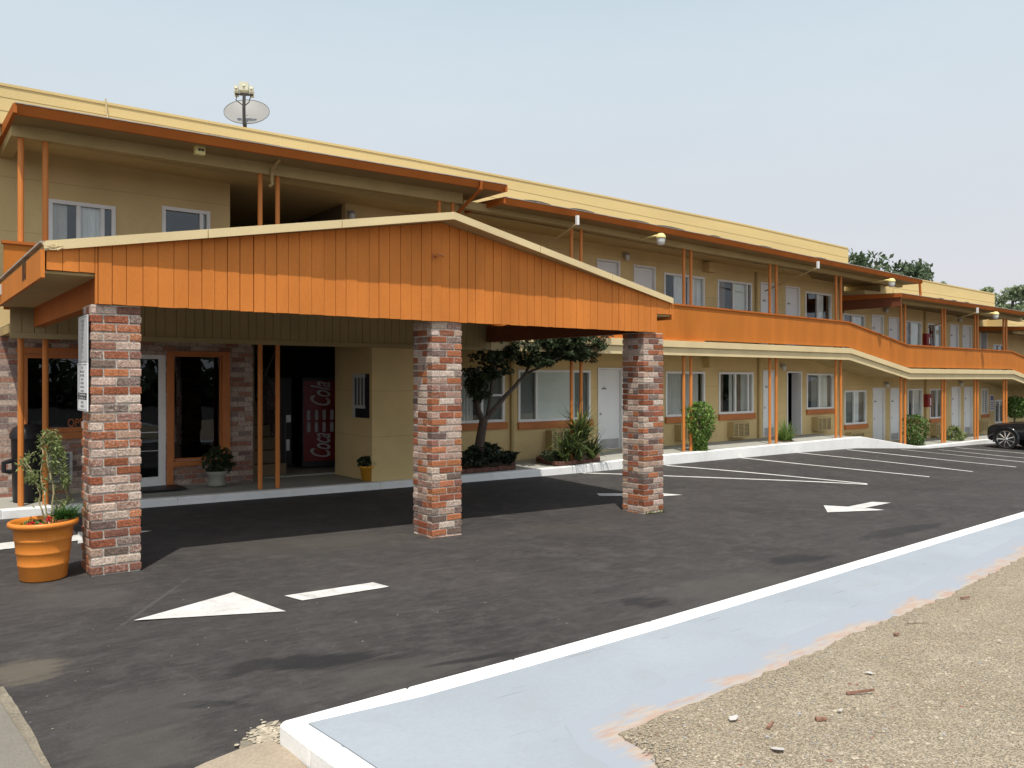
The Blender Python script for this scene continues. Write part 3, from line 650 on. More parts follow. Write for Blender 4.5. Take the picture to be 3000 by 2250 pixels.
for k in range(260):
    p = onG(random.gauss(778, 26), random.gauss(2152, 16), .01); rock(mb, p, R(.004, .011), 0)
mk('kerb_grit', mb, ['stone1'], kind='stuff', label='pale grit heaped at the corner of the white kerb')

# ------------------------------------------------------------------ motel building
def zoff(x): return interp(x, [19.85, 23.05, 30.3, 33.5], [0, -.51, -.51, -1.02])
def zwalk(x): return interp(x, [0, 3, 6, 10, 12.5, 20.3, 23.5, 30.6, 33.8], [.11, .07, .03, .01, .07, .10, -.33, -.33, -.85])
YW, YB, YF, YP = 12.6, 12.35, 11.3, 11.4
B = thing('motel_building', (12, 12.5, 0), 'long two-storey cream and orange motel stepping down the slope', 'building')
def wall(name, x0, x1, y, z0, z1, ops, mat, thick=.14, parent=B, label=None):
    mb = MB(); X_ = sorted(set([x0, x1] + [v for o in ops for v in o[:2]])); Z_ = sorted(set([z0, z1] + [v for o in ops for v in o[2:4]]))
    hole = lambda cx, cz: any(o[0] < cx < o[1] and o[2] < cz < o[3] for o in ops)
    solid = {}
    for i in range(len(X_)-1):
        for j in range(len(Z_)-1):
            solid[i, j] = not hole((X_[i]+X_[i+1])/2, (Z_[j]+Z_[j+1])/2)
    for (i, j), s_ in solid.items():
        if not s_: continue
        a, b, c, d = X_[i], X_[i+1], Z_[j], Z_[j+1]
        mb.add([(a,y,c),(b,y,c),(b,y,d),(a,y,d)], [(0,1,2,3)]); mb.add([(a,y+thick,c),(b,y+thick,c),(b,y+thick,d),(a,y+thick,d)], [(3,2,1,0)])
        for (di, dj, q) in ((-1,0,[(a,c),(a,d)]),(1,0,[(b,d),(b,c)]),(0,-1,[(b,c),(a,c)]),(0,1,[(a,d),(b,d)])):
            if not solid.get((i+di, j+dj), False):
                (u, w), (u2, w2) = q; mb.add([(u,y,w),(u2,y,w2),(u2,y+thick,w2),(u,y+thick,w)], [(0,1,2,3)])
    return mk(name, mb, mat, parent, label=label)
def along(name, x0, x1, y0, y1, f0, f1, mat, parent=B, step=.8, bevel=0, extra=()):   # a bar following the steps of the building
    X_ = sorted(set([x0, x1] + [x for x in [19.85, 23.05, 30.3, 33.5, *extra] if x0 < x < x1]))
    mb = MB()
    for a, b in zip(X_, X_[1:]):
        mb.hexa([(a,y0,f0(a)),(b,y0,f0(b)),(b,y1,f0(b)),(a,y1,f0(a)),(a,y0,f1(a)),(b,y0,f1(b)),(b,y1,f1(b)),(a,y1,f1(a))])
    return mk(name, mb, mat, parent, bevel=bevel)
def pleats(mb, x0, x1, y, z0, z1, m=0, amp=.012, per=.07):
    n = max(4, int((x1-x0)/per*6)); vs = []
    for i in range(n+1):
        x = x0 + (x1-x0)*i/n; yy = y + amp*sin(i*2*pi/6 + .4*sin(i*.7)); vs += [(x, yy, z0), (x, yy + R(-.002,.002), z1)]
    mb.add(vs, [(2*i, 2*i+2, 2*i+3, 2*i+1) for i in range(n)], m)
def window(x0, x1, z0, z1, y=YW, splits=(.5,), cur=(), sill=None, fr=.052, matf='white', glass='glass', transom=None, parent=B):
    mb = MB(); ya, yb = y - .022, y + .05
    mb.box(x0, x1, ya, yb, z1-fr, z1); mb.box(x0, x1, ya, yb, z0, z0+fr)
    mb.box(x0, x0+fr, ya+.001, yb, z0+fr, z1-fr); mb.box(x1-fr, x1, ya+.001, yb, z0+fr, z1-fr)
    for s_ in splits:
        xx = x0 + (x1-x0)*s_; mb.box(xx-.026, xx+.026, ya+.012, yb-.002, z0+fr, z1-fr)
    if transom: a, b, zz = transom; mb.box(x0+(x1-x0)*a, x0+(x1-x0)*b, ya+.008, yb-.004, zz-.02, zz+.02)
    w = mk('window', mb, matf, parent)
    g = MB(); g.box(x0+fr*.5, x1-fr*.5, y+.02, y+.026, z0+fr*.5, z1-fr*.5); mk('pane', g, glass, w)
    for a, b, mt in cur:
        c = MB(); xa, xb = x0+(x1-x0)*a, x0+(x1-x0)*b
        if mt in ('blind', 'screen'): c.box(xa, xb, y+.06, y+.066, z0+.02, z1-.02); nm = mt
        else: pleats(c, xa, xb, y+.075, z0, z1); nm = 'curtain'
        mk(nm, c, mt, w)
    if sill:
        sb = MB(); sb.box(x0-.01, x1+.06, y-.05, y+.001, z0-.005-sill, z0-.005); mk('sill', sb, 'orsill', w)
    return w
def door(x0, x1, z0, z1, y=YW, ajar=0, plate=True, kick=True, parent=B, closed_hint=True):
    fr = .04; mb = MB(); ya, yb = y-.025, y+.06
    mb.box(x0, x1, ya, yb, z1-fr, z1); mb.box(x0, x0+fr, ya, yb, z0, z1-fr); mb.box(x1-fr, x1, ya, yb, z0, z1-fr)
    f = mk('door', mb, 'white', parent)
    a, b = x0+fr, x1-fr; lw = b-a
    c, s_ = cos(ajar), sin(ajar)
    def T(u, v, z): return (b - u*c + v*s_, y + .045 + u*s_ + v*c, z)   # hinged on the right jamb
    if ajar:                               # swung right back inside, hinged on the left jamb; the lining shows on the right
        T = lambda u, v, z: (a + .04 + (lw-u)*cos(1.9) + v*sin(1.9), y + .07 + (lw-u)*sin(1.9) - v*cos(1.9), z)
        rv = MB(); rv.box(b-.004, b+.03, y+.061, y+.061+.5*lw/1.5, z0, z1-fr); mk('lining', rv, 'whitedoor', f)
    def bx(u0, u1, v0, v1, z_0, z_1):
        return [T(u1,v0,z_0),T(u0,v0,z_0),T(u0,v1,z_0),T(u1,v1,z_0),T(u1,v0,z_1),T(u0,v0,z_1),T(u0,v1,z_1),T(u1,v1,z_1)]
    lm = MB(); lm.hexa(bx(0.003, lw-.003, 0, .035, z0+.012, z1-fr-.004)); mk('door_leaf', lm, 'whitedoor', f)
    h = MB(); u = lw-.06; zc = z0 + (z1-z0)*.44
    h.tube([T(u,0,zc), T(u,-.035,zc)], .012, 8); h.tube([T(u,-.033,zc), T(u,-.06,zc)], .024, 10); mk('handle', h, 'metal', f)
    if plate:
        p = MB(); zc = z0 + (z1-z0)*.745; p.hexa(bx(lw-.27, lw-.13, -.006, -.001, zc-.012, zc+.010)); p.hexa(bx(lw-.215, lw-.185, -.006, -.001, zc+.018, zc+.042)); mk('number_plate', p, 'numplate', f)
    if kick:
        k = MB(); k.hexa(bx(.03, lw-.03, -.005, -.001, z0+.03, z0+.24)); mk('kick_plate', k, 'metal', f)
    return f
def span(l, r, t, b=None, y=YW):
    p, q = onY(l, t, y), onY(r, t, y); return p.x, q.x, p.z, (onY(l, b, y).z if b else None)

LOWER = [ # kind, left px, right px, top px, bottom px, options
 ('w', 1300,1477,1084,1243, dict(splits=(.62,), transom=(.64,.97,1.32), cur=[(.02,.5,'curtain'),(.66,.97,'screen')], sill=.13)),
 ('w', 1517,1729,1083,1237, dict(splits=(.245,), cur=[(.02,.23,'screen'),(.26,.80,'blind'),(.80,.97,'screen')], sill=.14)),
 ('d', 1750,1823,1077,1315, {}),
 ('w', 1949,2064,1088,1222, dict(splits=(.47,), cur=[(.0,.48,'curtain'),(.5,.9,'curtain')], sill=.14)),
 ('w', 2105,2206,1090,1214, dict(splits=(.48,.86), cur=[(.04,.2,'curtain3'),(.36,.47,'curtain'),(.5,.70,'curtain3'),(.70,.97,'curtain')], sill=.14)),
 ('d', 2234,2275,1084,1280, {}),
 ('d', 2304,2347,1088,1272, dict(ajar=1.25, kick=False)),
 ('w', 2362,2440,1094,1200, dict(splits=(.48,), cur=[(.26,.47,'screen'),(.5,.86,'blind'),(.88,.97,'curtain3')], sill=.13)),
 ('w', 2473,2537,1144,1245, dict(splits=(.45,), cur=[(.02,.42,'screen'),(.47,.78,'curtain2'),(.78,.9,'curtain3')], sill=.13)),
 ('d', 2556,2591,1136,1277, dict(kick=False)),
 ('d', 2607,2639,1136,1280, {}),
 ('w', 2658,2701,1139,1227, dict(splits=(.4,), cur=[(.42,.98,'curtain')], sill=.13)),
 ('w', 2723,2761,1139,1227, dict(splits=(.56,), cur=[(.3,.5,'screen'),(.6,.8,'curtain3')], sill=.12)),
 ('d', 2786,2812,1133,1270, dict(kick=False)),
 ('d', 2823,2847,1133,1268, {}),
 ('w', 2875,2894,1138,1214, dict(splits=(.5,), cur=[(.5,.9,'curtain3')], sill=.12)),
 ('w', 2913,2942,1172,1240, dict(splits=(.5,), cur=[]))]
UPPER = [
 ('w', 141,338,582,None, dict(splits=(.44,.8), cur=[(.02,.29,'curtain'),(.46,.8,'curtain2')])),
 ('w', 474,615,603,None, dict(splits=(.82,), cur=[(.84,.97,'screen')])),
 ('d', 1747,1815,757,None, {}), ('d', 1855,1919,775,None, {}),
 ('w', 1944,2063,798,None, dict(splits=(.62,), cur=[(.30,.6,'curtain2'),(.64,.97,'curtain2')])),
 ('w', 2101,2202,818,None, dict(splits=(.46,.86), cur=[(.04,.3,'curtain3'),(.48,.86,'blind')])),
 ('d', 2227,2270,826,None, {}), ('d', 2300,2342,837,None, {}),
 ('w', 2358,2434,853,None, dict(splits=(.48,), cur=[(.5,.8,'curtain2')])),
 ('w', 2469,2533,918,None, dict(splits=(.42,), cur=[(.45,.95,'curtain2')])),
 ('d', 2552,2587,921,None, {}), ('d', 2602,2635,928,None, {}),
 ('w', 2652,2698,939,None, dict(splits=(.35,), cur=[(.38,.95,'blind')])),
 ('w', 2717,2758,947,None, dict(splits=(.55,), cur=[(.6,.95,'blind')])),
 ('d', 2782,2807,949,None, {}), ('d', 2818,2845,952,None, {}),
 ('d', 2871,2891,964,None, dict(ajar=1.3)),
 ('w', 2909,2940,1008,None, dict(splits=(.5,), cur=[]))]
lo_ops, up_ops = [], []
for k, l, r, t, b, o in LOWER:
    x0, x1, z1, z0 = span(l, r, t, b)
    if k == 'd': z0 = zwalk((x0+x1)/2) + .012
    lo_ops.append((x0, x1, z0, z1))
    (window if k == 'w' else door)(x0, x1, z0, z1, **o)
for k, l, r, t, b, o in UPPER:
    x0, x1, z1, _ = span(l, r, t); base = 2.3 + zoff(x0)
    z0 = max(base, 2.01 if x0 > 22 else 0, 1.61 if x0 > 32 else 0) if k == 'd' else z1 - (1.05 if l < 2900 else .5)
    up_ops.append((x0, x1, z0, z1))
    if k == 'w': window(x0, x1, z0, z1, **o)
    else: door(x0, x1, z0, z1, kick=False, **o)
inx = lambda ops, a, b: [o for o in ops if a <= (o[0]+o[1])/2 <= b]
wall('wall', 7.15, 22.0, YW, -.6, 2.26, inx(lo_ops, 7, 22.0-.2), 'cream')
wall('wall', 22.0, 31.9, YW, -1.2, 2.0, inx(lo_ops, 21.9, 32.0), 'cream')
wall('wall', 31.9, 52, YW, -1.9, 1.6, inx(lo_ops, 32.0, 52), 'cream')
wall('wall', -6.0, 4.18, YW, 2.3, 4.80, inx(up_ops, -6, 4.1), 'cream')
wall('wall', 6.14, 22.0, YW, 2.262, 4.72, inx(up_ops, 6.2, 21.8), 'cream')
wall('wall', 22.0, 31.9, YW, 2.002, 4.2, inx(up_ops, 21.9, 32.0), 'cream')
wall('wall', 31.9, 52, YW, 1.602, 3.6, inx(up_ops, 32.0, 52), 'cream')
# office front in used brick
office_ops = [(1.37, 2.30, .92, 1.98), (2.40, 3.17, .075, 1.99), (3.26, 3.98, .44, 2.0)]
wall('brick_wall', -6, 4.45, YB, -.3, 2.30, office_ops, 'brickwall', .2)
wl = window(1.37, 2.30, .92, 1.98, YB+.03, splits=(), cur=[], matf='orsill', glass='glassdark', fr=.06)
sb = MB(); sb.box(1.34, 2.33, YB-.06, YB-.002, .83, .915); mk('sill', sb, 'orsill', wl)
hd = MB(); hd.box(1.30, 2.36, YB-.03, YB-.002, 1.985, 2.06); mk('header', hd, 'orsill', wl)
wr = window(3.26, 3.98, .44, 2.0, YB+.03, splits=(), cur=[], matf='orsill', glass='glassdark', fr=.03)
tr = MB()
tr.box(3.178, 3.262, YB-.04, YB-.002, .07, 2.05); tr.box(3.975, 4.085, YB-.04, YB-.002, .40, 2.05); tr.box(3.262, 3.975, YB-.04, YB-.002, 2.0, 2.05); tr.box(3.262, 3.975, YB-.05, YB-.002, .36, .43)
mk('trim', tr, 'orsill', wr)
gd = MB()
gd.box(2.40, 2.47, YB+.02, YB+.09, .075, 1.99); gd.box(3.075, 3.17, YB+.02, YB+.09, .075, 1.99); gd.box(2.47, 3.075, YB+.02, YB+.09, 1.93, 1.99); gd.box(2.47, 3.075, YB+.025, YB+.085, .075, .22)
gdoor = mk('glass_door', gd, 'white', B)
g = MB(); g.box(2.47, 3.075, YB+.05, YB+.056, .22, 1.93); mk('pane', g, 'glassdark', gdoor)
g = MB(); g.box(2.47, 3.075, YB+.035, YB+.05, .86, .875); g.box(2.47, 3.075, YB+.035, YB+.05, .595, .605); mk('push_bar', g, 'metal', gdoor)
# storage block that stands forward under the balcony, with a small slatted window in its side
mb = MB(); xa, xb, ya, yb = 5.95, 7.15, 11.28, YW
for z_0, z_1 in ((-.05, 2.2),):
    mb.hexa([(xa,ya,z_0),(xb,ya,z_0),(xb,yb,z_0),(xa,yb,z_0),(xa,ya,z_1),(xb,ya,z_1),(xb,yb,z_1),(xa,yb,z_1)])
mk('storage_block', mb, 'cream', B)
sw = MB(); X0 = 5.95
y_a, y_b = onX(1181-60, 1100, X0), None
ylo, yhi = 11.36, 11.88; zl, zh = 1.02, 1.72
sw.box(X0-.03, X0-.002, yhi-.05, yhi, zl, zh); sw.box(X0-.03, X0-.002, ylo+.12, yhi-.05, zh-.06, zh); sw.box(X0-.03, X0-.002, ylo+.12, yhi-.05, zl+.15, zl+.2)
for k in range(3): sw.box(X0-.028, X0-.002, ylo+.14+k*.11, ylo+.17+k*.11, zl+.2, zh-.06)
sww = mk('window', sw, 'can', B); sd = MB(); sd.box(X0-.012, X0-.0015, ylo, yhi, zl, zh); mk('pane', sd, 'black', sww)
# rooms and the stair recess behind the openings
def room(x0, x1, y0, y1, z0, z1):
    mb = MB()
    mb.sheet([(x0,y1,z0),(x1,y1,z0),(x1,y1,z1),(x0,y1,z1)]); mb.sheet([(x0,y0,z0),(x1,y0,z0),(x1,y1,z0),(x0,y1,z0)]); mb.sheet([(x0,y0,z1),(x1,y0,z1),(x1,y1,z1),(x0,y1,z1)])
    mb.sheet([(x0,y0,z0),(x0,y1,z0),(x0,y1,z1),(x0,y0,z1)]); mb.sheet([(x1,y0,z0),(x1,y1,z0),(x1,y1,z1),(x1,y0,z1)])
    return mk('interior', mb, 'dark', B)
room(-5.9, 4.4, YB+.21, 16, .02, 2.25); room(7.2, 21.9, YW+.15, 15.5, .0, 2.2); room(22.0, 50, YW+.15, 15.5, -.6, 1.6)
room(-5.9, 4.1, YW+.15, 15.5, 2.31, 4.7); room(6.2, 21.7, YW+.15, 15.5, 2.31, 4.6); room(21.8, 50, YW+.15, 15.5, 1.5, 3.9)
# stair recess
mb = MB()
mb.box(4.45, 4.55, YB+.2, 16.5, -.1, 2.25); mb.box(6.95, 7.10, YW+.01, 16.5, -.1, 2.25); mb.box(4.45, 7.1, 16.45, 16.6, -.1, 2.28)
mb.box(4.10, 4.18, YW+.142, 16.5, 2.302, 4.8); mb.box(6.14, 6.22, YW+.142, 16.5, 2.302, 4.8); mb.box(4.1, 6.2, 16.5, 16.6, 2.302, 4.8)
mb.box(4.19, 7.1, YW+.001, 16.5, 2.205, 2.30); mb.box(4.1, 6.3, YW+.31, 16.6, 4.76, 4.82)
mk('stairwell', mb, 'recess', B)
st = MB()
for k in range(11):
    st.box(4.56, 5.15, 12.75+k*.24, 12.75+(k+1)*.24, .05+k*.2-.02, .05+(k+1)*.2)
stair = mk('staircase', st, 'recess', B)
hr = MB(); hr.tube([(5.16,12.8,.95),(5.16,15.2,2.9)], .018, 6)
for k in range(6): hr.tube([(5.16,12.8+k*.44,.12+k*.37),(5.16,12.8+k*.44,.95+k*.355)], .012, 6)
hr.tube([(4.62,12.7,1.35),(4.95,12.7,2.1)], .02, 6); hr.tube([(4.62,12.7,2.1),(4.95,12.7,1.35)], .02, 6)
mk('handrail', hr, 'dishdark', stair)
# balcony: slab, cream bands, orange parapet
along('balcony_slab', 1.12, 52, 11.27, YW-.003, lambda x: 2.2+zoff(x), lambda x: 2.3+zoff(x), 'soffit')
along('balcony_floor', 1.12, 52, 11.335, YW-.004, lambda x: 2.301+zoff(x), lambda x: 2.308+zoff(x), 'floor')  # thin dark sheet added to cut bounce onto the upper wall
fb = along('balcony_fascia', 8.21, 52, 11.17, 11.262, lambda x: 2.30+zoff(x), lambda x: 2.435+zoff(x), 'creamtrim', bevel=.006)
along('balcony_fascia', 8.21, 52, 11.215, 11.26, lambda x: 2.135+zoff(x), lambda x: 2.297+zoff(x), 'creamtrim')
along('balcony_parapet', 1.06, 52, 11.27, 11.33, lambda x: 2.475+zoff(x), lambda x: interp(x, [1, 8, 13, 19.85, 30.3, 33.5], [3.26, 3.24, 3.19, 3.11, 3.07, 3.07])+zoff(x), 'orange2', extra=(8, 13))
along('balcony_cap', 1.04, 52, 11.24, 11.36, lambda x: interp(x, [1, 8, 13, 19.85, 30.3, 33.5], [3.26, 3.24, 3.19, 3.11, 3.07, 3.07])+zoff(x)+.001, lambda x: interp(x, [1, 8, 13, 19.85, 30.3, 33.5], [3.26, 3.24, 3.19, 3.11, 3.07, 3.07])+zoff(x)+.035, 'fascia', extra=(8, 13))
mb = MB(); mb.box(8.52, 8.70, 11.2, 11.262, 2.9, 3.36); mb.box(8.7, 13.95, 11.20, 11.262, 2.44, 2.475)
mk('balcony_end_post', mb, 'orange', B)
mb = MB(); x = 1.12; k = 0
while x < 8.2:
    w = R(.11,.145); mb.box(x, min(x+w-.006, 8.2), 11.225-R(0,.004), 11.262, 2.20, 2.85); x += w
mb.box(1.12, 8.2, 11.20, 11.262, 2.13, 2.198)
mk('board_band', mb, 'boardband', B)
# posts, in pairs on both storeys
pairs = [(61,133),(762,813),(1286,1326),(1674,1702),(2003,2024),(2255,2274),(2449,2463),(2639,2651),(2760,2768),(2856,2864),(2940,2948)]
def beam_z(x): return interp(x, [1, 7.75, 7.9, 9.5, 14.6, 18.7, 23.1], [4.59, 4.62, 4.56, 4.53, 4.40, 4.355, 4.25]) if x < 22.9 else interp(x, [22.9, 26, 31.8], [3.80, 3.78, 3.63])
for i, pr in enumerate(pairs):
    for px in pr:
        x = onY(px, 900, YP).x
        if i != 2:
            mb = MB(); mb.tube([(x,YP,zwalk(x)-.01),(x,YP,2.205+zoff(x))], .034, 12); mk('post', mb, 'orpost', B, smooth=False)
        mb = MB(); mb.tube([(x,YP,2.29+zoff(x)),(x,YP,beam_z(x)+.02)], .034, 12); mk('post', mb, 'orpost', B)
# pilaster pipes on the lower wall
for px, py in ((1497,1200),(2220,1200),(2709,1180)):
    x = onY(px, py, YW).x; mb = MB(); mb.box(x-.03, x+.03, YW-.06, YW-.002, zwalk(x), 2.2+zoff(x)); mk('wall_pipe', mb, 'soffit', B)
for px in (2213, 2707):
    x = onY(px, 850, YW).x; mb = MB(); mb.box(x-.03, x+.03, YW-.06, YW-.002, 2.3+zoff(x), 4.4+zoff(x)); mk('wall_pipe', mb, 'soffit', B)
# roofs: fascia, soffit, beam
def roof(x0, x1, ye, ftop, fth, bz, bh, beam0=None, beam1=None, nb=10):
    X_ = [x0 + (x1-x0)*i/nb for i in range(nb+1)]
    r = MB(); f = MB()
    for a, b in zip(X_, X_[1:]):
        ta, tb = ftop(a), ftop(b)
        ti = fth*.55; f.hexa([(a,ye+ti,ta-fth),(b,ye+ti,tb-fth),(b,ye+ti+.04,tb-fth),(a,ye+ti+.04,ta-fth),(a,ye,ta),(b,ye,tb),(b,ye+.04,tb),(a,ye+.04,ta)])
        ba, bb = bz(a)+bh, bz(b)+bh
        r.hexa([(a,ye+.04+ti,ta-fth+.01),(b,ye+.04+ti,tb-fth+.01),(b,YW+.3,bb),(a,YW+.3,ba),(a,ye+.04,ta-.01),(b,ye+.04,tb-.01),(b,YW+.3,tb+.10),(a,YW+.3,ta+.10)])
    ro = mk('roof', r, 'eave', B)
    for xe, s_ in ((x0, -1), (x1, 1)):
        t = ftop(xe); f.hexa([(xe-.02,ye+.0,t-fth),(xe+.02,ye+.0,t-fth),(xe+.02,YW+.2,t-fth+.03),(xe-.02,YW+.2,t-fth+.03),(xe-.02,ye,t+.002),(xe+.02,ye,t+.002),(xe+.02,YW+.2,t+.09),(xe-.02,YW+.2,t+.09)])
    mk('fascia', f, 'fascia', ro)
    c = MB()
    for a, b in zip(X_, X_[1:]):
        ta, tb = ftop(a)+.003, ftop(b)+.003
        c.hexa([(a,ye-.012,ta),(b,ye-.012,tb),(b,YW,tb+.085),(a,YW,ta+.085),(a,ye-.012,ta+.012),(b,ye-.012,tb+.012),(b,YW,tb+.10),(a,YW,ta+.10)])
    mk('roof_deck', c, 'greyroof', ro)
    bm = MB(); b0, b1 = beam0 or x0, beam1 or x1; X_ = [b0 + (b1-b0)*i/nb for i in range(nb+1)]
    for a, b in zip(X_, X_[1:]):
        za, zb = bz(a), bz(b); bm.hexa([(a,YP-.07,za),(b,YP-.07,zb),(b,YP+.07,zb),(a,YP+.07,za),(a,YP-.07,za+bh),(b,YP-.07,zb+bh),(b,YP+.07,zb+bh),(a,YP+.07,za+bh)])
    mk('beam', bm, 'soffit', ro)
    return ro
roof1 = roof(1.12, 8.2, 10.75, lambda x: interp(x, [1.1, 8.2], [4.80, 4.905]), .105, lambda x: interp(x, [1, 7.75], [4.575, 4.625]), .18, 1.14, 7.70)
eb = MB(); eb.hexa([(1.14,YP+.071,4.58),(1.28,YP+.071,4.58),(1.28,YW-.01,4.58),(1.14,YW-.01,4.58),(1.14,YP+.071,4.75),(1.28,YP+.071,4.75),(1.28,YW-.01,4.75),(1.14,YW-.01,4.75)])
mk('end_beam', eb, 'soffit', roof1)
YE = 10.82
r2top = lambda x: interp(x, [7.87, 9.84, 13.77, 17.7, 19.87, 23.02], [4.714, 4.704, 4.645, 4.552, 4.512, 4.424])
r2b = lambda x: interp(x, [7.9, 9.5, 14.6, 18.7, 23.1], [4.56, 4.53, 4.40, 4.355, 4.25])
roof2 = roof(8.22, 23.0, YE, r2top, .10, r2b, .13, 7.72, 22.9, 16)
r3top = lambda x: interp(x, [21.64, 27.84, 30.5], [3.971, 3.917, 3.883]); r3b = lambda x: interp(x, [22.9, 26, 31.8], [3.79, 3.78, 3.63])
roof3 = roof(21.8, 31.3, YE, r3top, .10, r3b, .12, 22.9, 31.4)
roof4 = roof(30.9, 50, 11.02, lambda x: 3.42, .10, lambda x: 3.20, .12, 31.0, 49.9)
# the torn felt along the eave
for px0, px1, h in [(1535,1612,7),(1672,1740,6),(1842,1900,5),(1925,2005,6),(2080,2110,4),(2225,2260,3),(2390,2420,3)]:
    n = 7; tf = MB()
    for k in range(n):
        a, b = px0+(px1-px0)*k/n, px0+(px1-px0)*(k+1)/n; xa_, xb_ = onY(a, 600, YE).x, onY(b, 600, YE).x
        ha, hb = h*.0028*sin(pi*k/n)+.004, h*.0028*sin(pi*(k+1)/n)+.004
        tf.hexa([(xa_,YE-.015,r2top(xa_)+.016),(xb_,YE-.015,r2top(xb_)+.016),(xb_,11.3,r2top(xb_)+.04),(xa_,11.3,r2top(xa_)+.04),(xa_,YE-.015,r2top(xa_)+.016+ha),(xb_,YE-.015,r2top(xb_)+.016+hb),(xb_,11.3,r2top(xb_)+.045),(xa_,11.3,r2top(xa_)+.045)])
    mk('torn_felt', tf, 'roofing', roof2)
for px in (2757, 2795, 2832):
    x = onY(px, 870, YE).x; tf = MB(); tf.box(x-.12, x+.12, YE-.015, 11.3, r3top(x)+.012, r3top(x)+.032); mk('torn_felt', tf, 'roofing', roof3)
# parapets of lapped boards
def parapet(x0, x1, z0f, z1f, nb=3, y=11.9, depth=6):
    mb = MB()
    seg = 6; X_ = [x0+(x1-x0)*i/seg for i in range(seg+1)]
    for k in range(nb):
        for a, b in zip(X_, X_[1:]):
            q = lambda x, t: z0f(x) + (z1f(x)-z0f(x))*t
            t0, t1 = k/nb, (k+1)/nb; yy = y + .0; dz = .006
            mb.hexa([(a,y-.005,q(a,t0)),(b,y-.005,q(b,t0)),(b,y+.1,q(b,t0)),(a,y+.1,q(a,t0)),(a,y,q(a,t1)-.002),(b,y,q(b,t1)-.002),(b,y+.1,q(b,t1)-.002),(a,y+.1,q(a,t1)-.002)])
    mb.hexa([(x0,y+.1,z0f(x0)),(x1,y+.1,z0f(x1)),(x1,y+depth,z0f(x1)),(x0,y+depth,z0f(x0)),(x0,y+.1,z1f(x0)-.02),(x1,y+.1,z1f(x1)-.02),(x1,y+depth,z1f(x1)-.02),(x0,y+depth,z1f(x0)-.02)])
    p = mk('roof_parapet', mb, 'parapet', B)
    c = MB()
    for a, b in zip(X_, X_[1:]): c.hexa([(a,y-.014,z1f(a)-.03),(b,y-.014,z1f(b)-.03),(b,y+.12,z1f(b)-.03),(a,y+.12,z1f(a)-.03),(a,y-.014,z1f(a)+.004),(b,y-.014,z1f(b)+.004),(b,y+.12,z1f(b)+.004),(a,y+.12,z1f(a)+.004)])
    mk('coping', c, 'parapet', p)
xe1 = onY(2485, 735, 11.9).x; xe2 = onY(2914, 865, 11.9).x
parapet(-7, xe1, lambda x: r2top(x)-.05 if x > 8 else 4.85, lambda x: interp(x, [-7, 1, 8.4, 16, 21], [5.30, 5.355, 5.43, 5.38, 5.27]))
parapet(23.5, xe2, lambda x: 3.95, lambda x: interp(x, [25.3, 30.6], [4.71, 4.62]), 2)
mb = MB(); mb.box(21.9, 22.75, 11.91, 13.5, 3.98, 4.16); mb.box(22.75, 23.49, 11.91, 13.5, 3.98, 4.42); mk('roof_parapet', mb, 'parapet', B)
mb = MB(); mb.box(21.81, 21.85, YE+.02, YW-.01, 3.62, 3.965); mk('end_board', mb, 'canopybeam', roof3)  # orange end fascia, borrowing the shaded beam tone
mb = MB(); mb.tube([(22.95, YE+.05, 4.33), (23.0, YE+.05, 3.96)], .035, 8); mk('brace', mb, 'fascia', roof2)
xe3 = onY(2955, 900, 11.9).x
parapet(31.7, 50, lambda x: 3.40, lambda x: 3.80, 2)
# downspouts from the eave gutters to the wall
def spout(px, py, ye, mat, name='downspout', zdrop=.45):
    p = onY(px, py, ye); mb = MB(); mb.box(p.x-.026, p.x+.026, ye-.02, ye+.03, p.z-.085, p.z+.085); d_ = mk(name, mb, mat, B)
    mb = MB(); mb.tube([(p.x, ye+.031, p.z-.07), (p.x+.02, 12.3, p.z-zdrop)], .018, 8); mk('leader_pipe', mb, 'soffit', d_)
spout(1692, 645, 10.8, 'white', zdrop=.55); spout(2397, 776, 10.8, 'white', zdrop=.5); spout(2864, 909, 10.8, 'white')
p = onY(1412, 530, 10.73); mb = MB(); mb.tube([p, (p.x, 10.75, p.z-.12), (p.x+.02, 12.4, 4.1)], .028, 8); mk('downspout', mb, 'fascia', B)
p = onY(797, 512, YP-.1); mb = MB(); mb.tube([(p.x,11.0,4.76),(p.x,YP-.1,p.z+.06),(p.x,YP-.1,p.z-.14),(p.x-.04,YP-.13,p.z-.17)], .022, 8); mk('downspout', mb, 'soffit', B)
p = onY(314, 300, 11.85); mb = MB(); mb.tube([(p.x,11.95,p.z+.03),(p.x-.02,11.84,p.z+.04),(p.x,11.86,p.z-.16),(p.x+.03,11.86,p.z-.30)], .010, 6); mk('roof_cable', mb, 'creamtrim', B)
# boxes under the ceilings
for l, r, t, b in ((2078,2098,767,797),(2078,2096,1047,1077)):
    p, q = onY(l, t, YW-.2), onY(r, b, YW-.2); mb = MB(); mb.box(p.x, q.x, YW-.2, YW-.002, q.z, p.z); mk('vent_box', mb, 'cream', B)
